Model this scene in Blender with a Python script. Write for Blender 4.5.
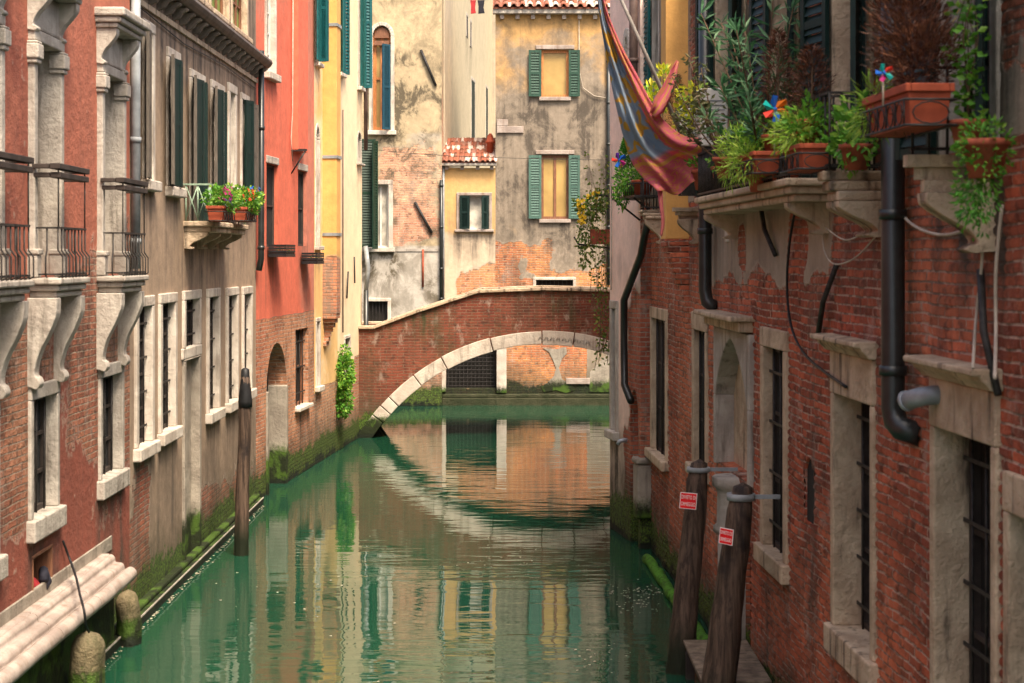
import bpy, bmesh, math, random
from math import sin, cos, pi, sqrt, radians, floor
from mathutils import Vector, Matrix, noise as mnoise
random.seed(7)
for o in list(bpy.data.objects): bpy.data.objects.remove(o)
S = bpy.context.scene
COL = S.collection
# ---------------------------------------------------------------- camera, sky, sun, exposure
F, CX, CY, H = 1700.0, 512.0, 255.0, 4.0
cd = bpy.data.cameras.new('camera'); cam = bpy.data.objects.new('camera', cd); COL.objects.link(cam)
cam.location = (0, 0, H); cam.rotation_euler = (radians(90), 0, 0)
cd.sensor_width = 36; cd.lens = F/1024*36; cd.shift_y = -(341.5-CY)/1024
cd.clip_start = .1; cd.clip_end = 800
cd.dof.use_dof = True; cd.dof.focus_distance = 34; cd.dof.aperture_fstop = 4.5
S.camera = cam
SUN_EL, SUN_AZ = 60, 152      # azimuth clockwise from +Y
w = bpy.data.worlds.new('World'); S.world = w; w.use_nodes = True
nt = w.node_tree; bg = nt.nodes['Background']
sky = nt.nodes.new('ShaderNodeTexSky'); sky.sky_type = 'NISHITA'; sky.sun_disc = False
sky.sun_elevation = radians(SUN_EL); sky.sun_rotation = radians(SUN_AZ)
sky.air_density = 1.0; sky.dust_density = 8.0; sky.ozone_density = .3
nt.links.new(sky.outputs[0], bg.inputs[0]); bg.inputs[1].default_value = .125
sl = bpy.data.lights.new('sun', 'SUN'); sl.energy = 2.9; sl.angle = radians(17); sl.color = (1, .85, .66)
so = bpy.data.objects.new('sun', sl); COL.objects.link(so)
az, el = radians(SUN_AZ), radians(SUN_EL)
sd = Vector((sin(az)*cos(el), cos(az)*cos(el), sin(el)))
so.rotation_euler = sd.to_track_quat('Z', 'Y').to_euler(); so.location = (0, 0, 30)
S.view_settings.view_transform = 'Standard'; S.view_settings.look = 'None'
S.view_settings.exposure = 1.3; S.view_settings.gamma = 1; S.view_settings.use_curve_mapping = False
S.render.engine = 'CYCLES'
S.cycles.max_bounces = 6; S.cycles.diffuse_bounces = 4; S.cycles.glossy_bounces = 3

# ---------------------------------------------------------------- node materials
class NT:
    def __init__(s, name):
        s.m = bpy.data.materials.new(name); s.m.use_nodes = True; s.t = s.m.node_tree
        s.b = s.t.nodes['Principled BSDF']; s.b.inputs['Specular IOR Level'].default_value = .25
    def n(s, typ, ins=None, **kw):
        x = s.t.nodes.new(typ)
        for k, v in kw.items(): setattr(x, k, v)
        for k, v in (ins or {}).items(): s.put(x.inputs[k], v)
        return x
    def put(s, sock, v):
        if hasattr(v, 'links') or isinstance(v, bpy.types.NodeSocket): s.t.links.new(v, sock)
        else:
            if isinstance(v, tuple) and len(v) == 3 and sock.type == 'RGBA': v = (*v, 1)
            sock.default_value = v
    def math(s, op, a, b=0., c=0., clamp=False):
        x = s.n('ShaderNodeMath', {0: a, 1: b, 2: c}, operation=op); x.use_clamp = clamp; return x.outputs[0]
    def mix(s, f, a, b, mode='MIX'):
        x = s.n('ShaderNodeMix', data_type='RGBA', blend_type=mode)
        s.put(x.inputs[0], f); s.put(x.inputs[6], a); s.put(x.inputs[7], b); return x.outputs[2]
    def step(s, v, a, b):
        x = s.n('ShaderNodeMapRange', {0: v, 1: a, 2: b, 3: 0., 4: 1.}, interpolation_type='SMOOTHSTEP'); return x.outputs[0]
    def noise(s, vec, scale, detail=5., rough=.6, dist=0.):
        x = s.n('ShaderNodeTexNoise', {'Vector': vec, 'Scale': scale, 'Detail': detail, 'Roughness': rough, 'Distortion': dist}); return x.outputs[0]
    def scaled(s, vec, sc, off=(0, 0, 0)):
        x = s.n('ShaderNodeMapping', {0: vec, 1: off, 3: sc}); return x.outputs[0]
    def obj(s): return s.n('ShaderNodeTexCoord').outputs['Object']
    def bump(s, h, dist, strength=1.):
        x = s.n('ShaderNodeBump', {'Height': h, 'Distance': dist, 'Strength': strength}); s.t.links.new(x.outputs[0], s.b.inputs['Normal'])
    def col(s, c): s.put(s.b.inputs['Base Color'], c)
    def rough(s, v): s.put(s.b.inputs['Roughness'], v)

def wall_mat(name, p1, p2, b1=(.36, .10, .055), b2=(.26, .06, .035), mortar=(.36, .28, .21), grime=(.06, .05, .04),
             moss=.45, brick_var=.5, thick=.02, seed=0., mottle=.35, edge=.05, fine=.35, bh=.064, bw=.25, algae=(.07, .13, .015), blotch=.35, joint=.5, disp=0.):
    """old plaster over brick; attribute 'mask': R = how far the plaster has fallen, G = streaky grime, B = second plaster colour"""
    s = NT(name); o = s.obj()
    sp = s.n('ShaderNodeSeparateXYZ', {0: o}); x, y, z = sp.outputs
    at = s.n('ShaderNodeAttribute', attribute_name='mask'); am = s.n('ShaderNodeSeparateColor', {0: at.outputs['Color']}); R, G, B = am.outputs
    os_ = s.scaled(o, (1, 1, 1), (seed, seed*1.7, seed*.3))
    nA = s.noise(os_, 1.3, 6, .62, .3); nB = s.noise(os_, 9, 5, .65); nC = s.noise(os_, 45, 4, .6)
    nS = s.noise(s.scaled(o, (5, 5, .35), (seed, 0, 0)), 1, 5, .65, .2)
    nL = s.noise(os_, .45, 3, .5)
    # brick layer, courses slightly wavy
    wob = s.math('MULTIPLY', s.math('SUBTRACT', s.noise(os_, 1.1, 2, .5), .5), .05)
    wob2 = s.math('MULTIPLY', s.math('SUBTRACT', nB, .5), .014)
    uz = s.n('ShaderNodeCombineXYZ', {0: s.math('ADD', s.math('ADD', x, y), wob2), 1: s.math('ADD', z, s.math('ADD', wob, wob2)), 2: 0.})
    bt = s.n('ShaderNodeTexBrick', {'Vector': uz.outputs[0], 'Color1': (0, 0, 0), 'Color2': (1, 1, 1), 'Mortar': (.5, .5, .5), 'Scale': 1., 'Mortar Size': .0085,
             'Mortar Smooth': .35, 'Brick Width': bw, 'Row Height': bh, 'Bias': 0.}, offset=.5)
    tint = s.n('ShaderNodeSeparateColor', {0: bt.outputs[0]}).outputs[0]; fac = bt.outputs['Fac']
    bc = s.mix(tint, b1, b2)
    bc = s.mix(s.step(nL, .4, .62), bc, s.mix(.55, bc, (b1[0]*1.35, b1[1]*1.9, b1[2]*1.9)))
    bc = s.mix(s.math('MULTIPLY', s.step(nB, .5, .75), brick_var), bc, (b1[0]*1.5, b1[1]*2.3, b1[2]*2.4))
    bc = s.mix(s.math('MULTIPLY', s.step(nA, .55, .3), .55), bc, (b2[0]*.45, b2[1]*.6, b2[2]*.7))
    jd = s.mix(s.math('MULTIPLY', s.step(nB, .42, .58), joint), mortar, tuple(v*.16 for v in mortar))
    bc = s.mix(s.step(s.n('ShaderNodeTexNoise', {'Vector': uz.outputs[0], 'Scale': 7.}).outputs[0], .52, .7), bc, s.mix(.6, bc, (.03, .015, .012)))
    bc = s.mix(s.math('MULTIPLY', fac, .9), bc, jd)
    bc = s.mix(s.math('MULTIPLY', s.step(s.noise(s.scaled(os_, (1, 1, .6), (3, 9, 4)), 3.3, 6, .7), .54, .68), .55), bc, (.42, .33, .27))
    # plaster layer
    pf = s.math('ADD', B, s.math('MULTIPLY', s.math('SUBTRACT', nA, .5), 1.1))
    pc = s.mix(s.step(pf, .3, .7), p1, p2)
    mo = s.math('ADD', 1-mottle*.5, s.math('MULTIPLY', nB, mottle)); mo = s.math('MULTIPLY', mo, s.math('ADD', .82, s.math('MULTIPLY', nS, .36)))
    mc = s.n('ShaderNodeCombineColor', {0: mo, 1: mo, 2: mo}).outputs[0]
    pc = s.mix(1., pc, mc, 'MULTIPLY')
    ev = s.math('ADD', R, s.math('ADD', s.math('MULTIPLY', s.math('SUBTRACT', nA, .5), 1.15), s.math('MULTIPLY', s.math('SUBTRACT', nB, .5), fine)))
    e = s.step(ev, .5-edge, .5+edge)
    rim = s.math('MULTIPLY', s.step(ev, .5-edge*3.2, .5-edge), s.math('SUBTRACT', 1, e))
    pc = s.mix(s.math('MULTIPLY', rim, .5), pc, (.45, .37, .29))
    c = s.mix(e, pc, bc)
    nBl = s.noise(s.scaled(o, (1, 1, .8), (seed*2, 4, seed)), 1.7, 9, .74, .5)
    gs = s.math('MULTIPLY', G, s.math('ADD', .20, s.math('ADD', s.math('MULTIPLY', s.step(nS, .42, .66), 1.05-blotch), s.math('MULTIPLY', s.step(nBl, .44, .60), blotch))), clamp=True)
    c = s.mix(gs, c, grime)
    lv = s.math('ADD', .74, s.math('MULTIPLY', s.noise(s.scaled(o, (1, 1, 1), (seed, seed, 2)), 2.6, 8, .7, .2), .52)); c = s.mix(1., c, s.n('ShaderNodeCombineColor', {0: lv, 1: lv, 2: lv}).outputs[0], 'MULTIPLY')
    # splash zone: slime and algae just over the water
    nz = s.math('ADD', z, s.math('ADD', s.math('MULTIPLY', s.math('SUBTRACT', nB, .5), .55), s.math('MULTIPLY', s.math('SUBTRACT', nA, .5), .7)))
    if moss > 0:
        mz = s.step(nz, moss, moss*.78)
        c = s.mix(s.math('MULTIPLY', s.step(nz, moss*1.9, moss*.9), .55), c, (.07, .06, .035))
        c = s.mix(s.math('MULTIPLY', mz, .93), c, s.mix(s.step(nC, .42, .56), algae, (algae[0]*.22, algae[1]*.22, algae[2]*.5)))
        c = s.mix(s.step(nz, .16, .05), c, (.008, .012, .006))
    s.col(c); s.rough(s.math('SUBTRACT', .9, s.math('MULTIPLY', s.math('MULTIPLY', e, tint), .2)))
    hb = s.math('MULTIPLY', s.math('SUBTRACT', 1, fac), .6)
    hb = s.math('ADD', hb, s.math('MULTIPLY', tint, .5)); hb = s.math('ADD', hb, s.math('MULTIPLY', nC, .22)); hb = s.math('ADD', hb, s.math('MULTIPLY', nB, .9))
    hp = s.math('ADD', 1.35, s.math('ADD', s.math('MULTIPLY', nB, .35), s.math('MULTIPLY', nC, .12)))
    hm = s.n('ShaderNodeMix', {0: e, 2: hp, 3: hb}, data_type='FLOAT').outputs[0]
    if disp:
        dn = s.n('ShaderNodeDisplacement', {'Height': hm, 'Midlevel': 1.15, 'Scale': disp}); s.t.links.new(dn.outputs[0], s.t.nodes['Material Output'].inputs['Displacement']); s.m.displacement_method = 'BOTH'
    else: s.bump(hm, thick)
    return s.m

def stone_mat(name, c1, c2=None, rough=.75, bump=.012, stain=.5, stainc=(.12, .10, .08), sc=1., moss=0.):
    s = NT(name); o = s.obj(); c2 = c2 or tuple(v*.7 for v in c1)
    a = s.noise(o, 3*sc, 6, .6, .4); b = s.noise(o, 22*sc, 5, .65); v = s.noise(s.scaled(o, (7, 7, .8)), 1.3*sc, 5, .6)
    c = s.mix(s.step(a, .35, .65), c1, c2)
    c = s.mix(s.math('MULTIPLY', s.step(v, .52, .72), stain), c, stainc)
    c = s.mix(s.math('MULTIPLY', s.step(b, .6, .75), .5*stain), c, stainc)
    if moss:
        z = s.n('ShaderNodeSeparateXYZ', {0: o}).outputs[2]
        nz = s.math('ADD', z, s.math('MULTIPLY', s.math('SUBTRACT', b, .5), .3))
        c = s.mix(s.step(nz, moss, moss*.7), c, s.mix(s.step(a, .42, .56), (.05, .095, .012), (.014, .02, .006))); c = s.mix(s.step(nz, .14, .04), c, (.008, .012, .006))
    s.col(c); s.rough(rough); s.bump(s.math('ADD', s.math('MULTIPLY', b, .6), a), bump); return s.m

def plain_mat(name, c, rough=.6, var=.25, sc=8., metallic=0., bump=0., streak=False, spec=.25):
    s = NT(name); o = s.obj(); n = s.noise(s.scaled(o, (9, 9, 1) if streak else (1, 1, 1)), sc, 4, .6)
    c2 = tuple(v*(1-var) for v in c); c3 = tuple(min(1, v*(1+var)) for v in c)
    s.col(s.mix(s.step(n, .3, .7), c2, c3)); s.rough(rough); s.b.inputs['Metallic'].default_value = metallic
    s.b.inputs['Specular IOR Level'].default_value = spec
    if bump: s.bump(n, bump)
    return s.m

def leaf_mat(name, c1, c2, c3=None, sc=14., rough=.45, trans=.35):
    s = NT(name); o = s.obj(); n = s.noise(o, sc, 3, .7); g = s.n('ShaderNodeNewGeometry').outputs['Random Per Island']
    c = s.mix(s.step(n, .35, .65), c1, c2)
    c = s.mix(s.step(g, .6, 1.), c, c3 or tuple(min(1, v*1.6) for v in c2))
    s.col(c); s.rough(rough)
    tr = s.n('ShaderNodeBsdfTranslucent', {'Color': c}); ms = s.n('ShaderNodeMixShader', {0: trans, 1: s.b.outputs[0], 2: tr.outputs[0]})
    s.t.links.new(ms.outputs[0], s.t.nodes['Material Output'].inputs[0]); return s.m

M = {}
M['l1'] = wall_mat('salmon_plaster', (.42, .135, .082), (.26, .072, .046), b1=(.42, .15, .085), b2=(.24, .07, .04), mortar=(.4, .3, .22), seed=3, fine=1.1, thick=.05, moss=.5, mottle=.7)
M['l2'] = wall_mat('beige_plaster', (.38, .275, .19), (.26, .19, .135), seed=11, mottle=.7, fine=.8, joint=.6, moss=.5, thick=.022, grime=(.09, .07, .055))
M['l3'] = wall_mat('red_plaster', (.64, .15, .088), (.52, .19, .13), b1=(.52, .19, .10), b2=(.40, .12, .06), mortar=(.55, .42, .32), seed=5, mottle=.6, moss=.5, joint=.6, edge=.03, fine=.2)
M['l4'] = wall_mat('yellow_plaster', (.76, .48, .20), (.84, .66, .43), b1=(.50, .22, .12), b2=(.40, .15, .08), mortar=(.52, .42, .32), seed=8, mottle=.28, moss=.5, edge=.03, fine=.2)
M['a'] = wall_mat('worn_grey_plaster', (.50, .395, .245), (.48, .44, .38), b1=(.72, .33, .20), b2=(.58, .25, .15), mortar=(.68, .52, .40), seed=21, mottle=.7, moss=.5, grime=(.11, .09, .06), fine=.6, blotch=.95)
M['c'] = wall_mat('grey_ochre_plaster', (.30, .245, .185), (.60, .36, .14), b1=(.64, .22, .075), b2=(.50, .14, .06), mortar=(.60, .45, .30), seed=31, mottle=.65, moss=.62, algae=(.020, .034, .010), grime=(.085, .07, .055), fine=.45, blotch=.6)
M['bb'] = wall_mat('ochre_plaster', (.64, .40, .16), (.62, .50, .36), b1=(.60, .23, .10), b2=(.50, .16, .08), mortar=(.60, .45, .30), seed=41, mottle=.4, moss=.62, algae=(.020, .034, .010), fine=.4, grime=(.16, .13, .1))
M['d'] = wall_mat('cream_plaster', (.60, .50, .34), (.50, .42, .31), seed=51, mottle=.3, moss=0)
M['r1'] = wall_mat('old_red_brick', (.36, .29, .22), (.26, .20, .155), b1=(.52, .118, .056), b2=(.19, .042, .025), mortar=(.50, .34, .26), seed=61, thick=.05, moss=.42, brick_var=.45, fine=.6, joint=.75, disp=.026)
M['r2'] = wall_mat('pink_plaster', (.88, .66, .55), (.52, .42, .33), b1=(.46, .11, .06), b2=(.30, .06, .035), mortar=(.4, .32, .25), seed=71, thick=.03, moss=.6)
M['bridge'] = wall_mat('bridge_brick', (.4, .3, .22), (.3, .25, .2), b1=(.20, .045, .026), b2=(.125, .027, .017), mortar=(.21, .13, .09), seed=81, thick=.014, moss=.6, brick_var=.3, grime=(.045, .05, .02))
M['flue'] = wall_mat('ochre_flue_plaster', (.66, .36, .11), (.68, .44, .18), b1=(.50, .16, .08), b2=(.36, .1, .05), seed=91, mottle=.4, moss=0, grime=(.22, .17, .13))
M['stone'] = stone_mat('istrian_stone', (.60, .54, .46), (.45, .385, .32), stain=.6, moss=.55, bump=.02)
M['stone_dk'] = stone_mat('weathered_stone', (.56, .44, .31), (.38, .28, .19), stain=.9, stainc=(.05, .038, .03), bump=.035, moss=.5)
M['stone_gr'] = stone_mat('grey_balcony_stone', (.44, .40, .345), (.31, .275, .235), stain=.8, bump=.02)
M['stone_lt'] = stone_mat('pale_moulded_stone', (.40, .335, .29), (.26, .21, .18), stain=.9, stainc=(.24, .17, .13), bump=.014, rough=.55)
M['stone_rs'] = stone_mat('stained_concrete', (.33, .29, .235), (.24, .205, .165), stain=.6, bump=.02, moss=.75)
M['bracket'] = stone_mat('sooty_bracket', (.22, .18, .145), (.12, .10, .08), stain=.6)
M['stump'] = stone_mat('mooring_stump', (.19, .15, .085), (.09, .08, .045), stain=.7, stainc=(.04, .045, .015), bump=.05, moss=.33)
M['footing'] = stone_mat('dark_footing_stone', (.05, .05, .025), (.025, .03, .012), stain=.6, stainc=(.02, .03, .008), bump=.04)
M['mossy'] = stone_mat('mossy_stone', (.34, .29, .16), (.10, .11, .03), stain=.6, stainc=(.03, .05, .008), bump=.04, moss=.55)
M['iron'] = plain_mat('black_iron', (.03, .027, .025), .55, .4, 20)
M['pipe_dk'] = plain_mat('dark_pipe', (.016, .019, .018), .35, .4, 5, spec=.5)
M['pipe_gr'] = plain_mat('zinc_pipe', (.24, .26, .27), .5, .3, 4)
M['pipe_br'] = plain_mat('brown_pipe', (.10, .065, .055), .6, .3, 4)
M['zinc'] = plain_mat('galvanised_duct', (.30, .32, .34), .5, .25, 6, metallic=.3)
M['gutter'] = plain_mat('gutter_metal', (.085, .07, .06), .6, .35, 6)
M['glass'] = plain_mat('window_glass', (.035, .04, .042), .08, .4, 2, spec=.6)
M['glass_w'] = plain_mat('curtained_glass', (.50, .47, .40), .25, .4, 2.5, spec=.5)
M['glass_y'] = plain_mat('ochre_blind', (.42, .28, .10), .25, .18, 1.2, spec=.5)
M['dark'] = plain_mat('dark_interior', (.02, .018, .016), .9, .3, 3)
M['sh_dk'] = plain_mat('dark_green_paint', (.006, .020, .017), .55, .35, 6, streak=True)
M['sh_gy'] = plain_mat('weathered_louvre', (.105, .088, .072), .8, .3, 8, streak=True)
M['sh_teal'] = plain_mat('teal_paint', (.007, .080, .085), .5, .3, 6, streak=True)
M['sh_green'] = plain_mat('mid_green_paint', (.026, .066, .046), .6, .25, 6, streak=True)
M['sh_mint'] = plain_mat('faded_green_paint', (.062, .125, .10), .6, .2, 6, streak=True)
M['sh_blue'] = plain_mat('blue_paint', (.012, .055, .085), .55, .3, 6, streak=True)
M['sh_olive'] = plain_mat('olive_green_paint', (.011, .034, .020), .5, .3, 5, streak=True)
M['wood_or'] = plain_mat('orange_wood', (.50, .20, .07), .5, .25, 6, streak=True)
M['wood_br'] = plain_mat('brown_wood', (.20, .09, .05), .6, .3, 6, streak=True)
M['wood_dk'] = plain_mat('dark_board', (.045, .035, .03), .7, .3, 6)
M['wood_wh'] = plain_mat('white_painted_wood', (.62, .60, .55), .5, .15, 6)
M['terra'] = plain_mat('terracotta', (.34, .072, .034), .75, .2, 7, bump=.004)
M['terra_dk'] = plain_mat('old_terracotta', (.30, .075, .04), .8, .3, 7, bump=.004)
M['white'] = plain_mat('white_plastic', (.62, .60, .55), .45, .12, 4)
M['black'] = plain_mat('black_plastic', (.015, .015, .016), .5, .3, 8)
M['red'] = plain_mat('sign_red', (.80, .012, .018), .45, .08, 8)
M['signw'] = plain_mat('sign_white', (.85, .82, .8), .45, .05, 8)
M['cable_w'] = plain_mat('pale_cable', (.42, .36, .29), .6, .2, 8)
M['rail_g'] = plain_mat('pale_green_iron', (.22, .30, .22), .6, .3, 10)
M['moss'] = plain_mat('bright_moss', (.05, .16, .010), .85, .55, 16, bump=.05)
M['earth'] = plain_mat('soil', (.05, .03, .02), .95, .3, 20)
M['garment_r'] = plain_mat('red_cloth', (.35, .03, .035), .8, .2, 12)
M['garment_k'] = plain_mat('dark_cloth', (.02, .02, .03), .8, .2, 12)
M['blind_g'] = plain_mat('green_glazing', (.16, .24, .06), .35, .5, 4, streak=True)
for k, c in dict(magenta=(.55, .02, .22), purple=(.18, .06, .5), redf=(.8, .05, .03), yellow=(.9, .6, .03), whitef=(.8, .75, .7), blue=(.03, .18, .7), orange=(.9, .25, .03), teal=(.02, .5, .45)).items():
    M[k] = leaf_mat('petal_'+k, c, tuple(v*.8 for v in c), c, trans=.3)
M['lf_mid'] = leaf_mat('fresh_leaf', (.06, .19, .02), (.11, .30, .03), (.26, .44, .06))
M['lf_lime'] = leaf_mat('lime_leaf', (.20, .38, .03), (.30, .48, .05), (.5, .6, .12))
M['lf_dark'] = leaf_mat('oleander_leaf', (.035, .11, .045), (.065, .17, .07), (.20, .34, .18))
M['lf_con'] = leaf_mat('conifer_needles', (.03, .14, .012), (.06, .24, .02), (.12, .34, .04), trans=.2)
M['lf_dead'] = leaf_mat('dead_twigs', (.10, .035, .018), (.055, .02, .012), (.20, .08, .04), trans=.1)
M['lf_yel'] = leaf_mat('yellow_leaf', (.45, .48, .02), (.65, .62, .04), (.85, .75, .1))
M['lf_ivy'] = leaf_mat('ivy_leaf', (.06, .13, .02), (.12, .2, .03), (.3, .32, .08))
M['stem'] = plain_mat('stem', (.10, .06, .035), .8, .3, 10)

def tile_mat():
    s = NT('roof_tile'); o = s.obj(); g = s.n('ShaderNodeNewGeometry').outputs['Random Per Island']
    n = s.noise(o, 12, 4, .7)
    c = s.mix(g, (.30, .09, .05), (.16, .07, .05)); c = s.mix(s.step(g, .62, .8), c, (.55, .44, .38)); c = s.mix(s.step(n, .5, .7), c, (.12, .10, .06))
    s.col(c); s.rough(.85); s.bump(n, .01); return s.m
M['tile'] = tile_mat()
def pole_mat():
    s = NT('wet_timber'); o = s.obj()
    n = s.noise(s.scaled(o, (1, 1, .07)), 22, 6, .7, .5); m = s.noise(o, 1.6, 4, .6); z = s.n('ShaderNodeSeparateXYZ', {0: o}).outputs[2]
    c = s.mix(s.step(n, .35, .65), (.028, .018, .013), (.125, .082, .058)); c = s.mix(s.step(m, .5, .62), c, (.018, .013, .012))
    zz = s.math('ADD', z, s.math('MULTIPLY', m, .3)); c = s.mix(s.step(zz, .75, .3), c, (.012, .016, .007))
    s.col(c); s.rough(.65); s.bump(n, .02); return s.m
M['pole'] = pole_mat()
def water_mat():
    s = NT('canal_water'); o = s.obj()
    a = s.noise(s.scaled(o, (.45, 1.2, 1)), 1.0, 2, .45, .5); b = s.noise(s.scaled(o, (.9, 3.4, 1), (5, 2, 0)), 1.5, 2, .5, .3)
    c = s.noise(s.scaled(o, (.12, .22, 1)), 1, 2, .5)
    calm = s.math('ADD', .35, s.math('MULTIPLY', s.step(c, .35, .65), .85))
    h = s.math('MULTIPLY', s.math('ADD', a, s.math('MULTIPLY', b, .42)), calm)
    s.bump(h, .0105, 1.); s.col(s.mix(s.step(c, .3, .7), (.0055, .040, .022), (.010, .052, .027))); s.rough(.012)
    s.b.inputs['IOR'].default_value = 1.42; s.b.inputs['Specular IOR Level'].default_value = .5; return s.m
M['water'] = water_mat()
def flag_mat():
    s = NT('flag_cloth'); uv = s.n('ShaderNodeTexCoord').outputs['UV']; sp = s.n('ShaderNodeSeparateXYZ', {0: uv}); u, v, _ = sp.outputs
    w1 = s.n('ShaderNodeTexNoise', {'Vector': s.scaled(uv, (5, 14, 1)), 'Scale': 1.2, 'Detail': 2., 'Distortion': 2.2}).outputs[0]
    gold = s.step(s.math('ABSOLUTE', s.math('SUBTRACT', w1, .5)), .045, .02)
    red = s.mix(s.noise(uv, 9, 3), (.58, .12, .17), (.70, .19, .25))
    c = s.mix(s.math('MULTIPLY', gold, .75), red, (.62, .36, .06))
    # blue field with a gold figure
    bl = s.mix(s.noise(uv, 14, 4), (.24, .33, .45), (.40, .47, .55))
    w2 = s.n('ShaderNodeTexNoise', {'Vector': s.scaled(uv, (3, 8, 1), (2, 5, 0)), 'Scale': 1.1, 'Detail': 1.5, 'Distortion': 1.4}).outputs[0]
    bl = s.mix(s.step(w2, .50, .54), bl, (.62, .38, .07))
    inb = s.math('MULTIPLY', s.step(s.math('ADD', u, s.math('MULTIPLY', w1, .12)), .74, .70), s.math('MULTIPLY', s.step(v, .30, .34), s.step(v, .97, .94)))
    c = s.mix(inb, c, bl)
    bor = s.math('MAXIMUM', s.step(s.math('ABSOLUTE', s.math('SUBTRACT', u, .76)), .022, .012), s.step(s.math('ABSOLUTE', s.math('SUBTRACT', v, .27)), .014, .008))
    c = s.mix(s.math('MULTIPLY', bor, .8), c, (.62, .40, .08))
    s.col(c); s.rough(.7)
    tr = s.n('ShaderNodeBsdfTranslucent', {'Color': c}); ms = s.n('ShaderNodeMixShader', {0: .45, 1: s.b.outputs[0], 2: tr.outputs[0]})
    s.bump(s.noise(uv, 30, 4), .01)
    s.t.links.new(ms.outputs[0], s.t.nodes['Material Output'].inputs[0]); return s.m
M['flag'] = flag_mat()

# ---------------------------------------------------------------- mesh builder
class MB:
    def __init__(s): s.v = []; s.f = []; s.sm = []; s.uv = None
    def add(s, vs, fs, smooth=False):
        k = len(s.v); s.v += [tuple(p) for p in vs]
        for f in fs: s.f.append([k+i for i in f]); s.sm.append(smooth)
        return s
    def box(s, x0, x1, y0, y1, z0, z1):
        if x0 > x1: x0, x1 = x1, x0
        if y0 > y1: y0, y1 = y1, y0
        if z0 > z1: z0, z1 = z1, z0
        return s.add([(x0, y0, z0), (x1, y0, z0), (x1, y1, z0), (x0, y1, z0), (x0, y0, z1), (x1, y0, z1), (x1, y1, z1), (x0, y1, z1)],
                     [(0, 3, 2, 1), (4, 5, 6, 7), (0, 1, 5, 4), (1, 2, 6, 5), (2, 3, 7, 6), (3, 0, 4, 7)])
    def prism(s, pts, a, b, axis='y', smooth=False):
        """extrude a closed outline; axis y: pts are (x,z); axis x: pts are (y,z); axis z: pts (x,y)"""
        n = len(pts)
        def P(p, t): return (p[0], t, p[1]) if axis == 'y' else ((t, p[0], p[1]) if axis == 'x' else (p[0], p[1], t))
        vs = [P(p, a) for p in pts]+[P(p, b) for p in pts]
        fs = [list(range(n)), list(range(2*n-1, n-1, -1))]+[(i, i+n, (i+1) % n+n, (i+1) % n) for i in range(n)]
        return s.add(vs, fs, smooth)
    def tube(s, pts, r, n=8, cap=True):
        pts = [Vector(p) for p in pts]; rs = r if isinstance(r, (list, tuple)) else [r]*len(pts)
        vs = []; fs = []; m = len(pts)
        d = (pts[1]-pts[0]).normalized(); up = Vector((0, 0, 1)) if abs(d.z) < .9 else Vector((1, 0, 0))
        a = d.cross(up).normalized()
        for i, p in enumerate(pts):
            if m > 2 and 0 < i < m-1: d = ((pts[i+1]-p).normalized()+(p-pts[i-1]).normalized())
            elif i == m-1: d = p-pts[i-1]
            if d.length < 1e-9: d = Vector((0, 0, 1))
            d = d.normalized(); a = (a-d*a.dot(d)); a = a.normalized() if a.length > 1e-6 else d.orthogonal().normalized(); b = d.cross(a)
            for k in range(n):
                t = 2*pi*k/n; vs.append(p+(a*cos(t)+b*sin(t))*rs[i])
        for i in range(m-1):
            for k in range(n): fs.append((i*n+k, i*n+(k+1) % n, (i+1)*n+(k+1) % n, (i+1)*n+k))
        if cap: fs += [list(range(n-1, -1, -1)), [(m-1)*n+k for k in range(n)]]
        return s.add(vs, fs, True)
    def lathe(s, c, prof, n=16):
        vs = []; fs = []
        for (r, z) in prof:
            for k in range(n): vs.append((c[0]+r*cos(2*pi*k/n), c[1]+r*sin(2*pi*k/n), c[2]+z))
        for i in range(len(prof)-1):
            for k in range(n): fs.append((i*n+k, i*n+(k+1) % n, (i+1)*n+(k+1) % n, (i+1)*n+k))
        fs += [list(range(n-1, -1, -1)), [(len(prof)-1)*n+k for k in range(n)]]
        return s.add(vs, fs, True)
    def xf(s, mat, start=0):
        for i in range(start, len(s.v)): s.v[i] = tuple(mat @ Vector(s.v[i]))
        return s
    def build(s, name, mat, parent=None, bevel=0., loc=None, rough=0.):
        me = bpy.data.meshes.new(name); me.from_pydata(s.v, [], s.f); me.update()
        me.polygons.foreach_set('use_smooth', s.sm); me.materials.append(mat)
        o = bpy.data.objects.new(name, me); COL.objects.link(o)
        if parent is not None: o.parent = parent
        if loc: o.location = loc
        if bevel:
            md = o.modifiers.new('bevel', 'BEVEL'); md.width = bevel; md.segments = 2; md.limit_method = 'ANGLE'
        return o
def tag(o, label=None, cat=None, group=None, kind=None):
    if label: o['label'] = label
    if cat: o['category'] = cat
    if group: o['group'] = group
    if kind: o['kind'] = kind
    return o
def thing(name, label, cat, loc=(0, 0, 0), rz=0., group=None):
    e = bpy.data.objects.new(name, None); COL.objects.link(e); e.location = loc; e.rotation_euler = (0, 0, rz); e.empty_display_size = .2
    return tag(e, label, cat, group)

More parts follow.
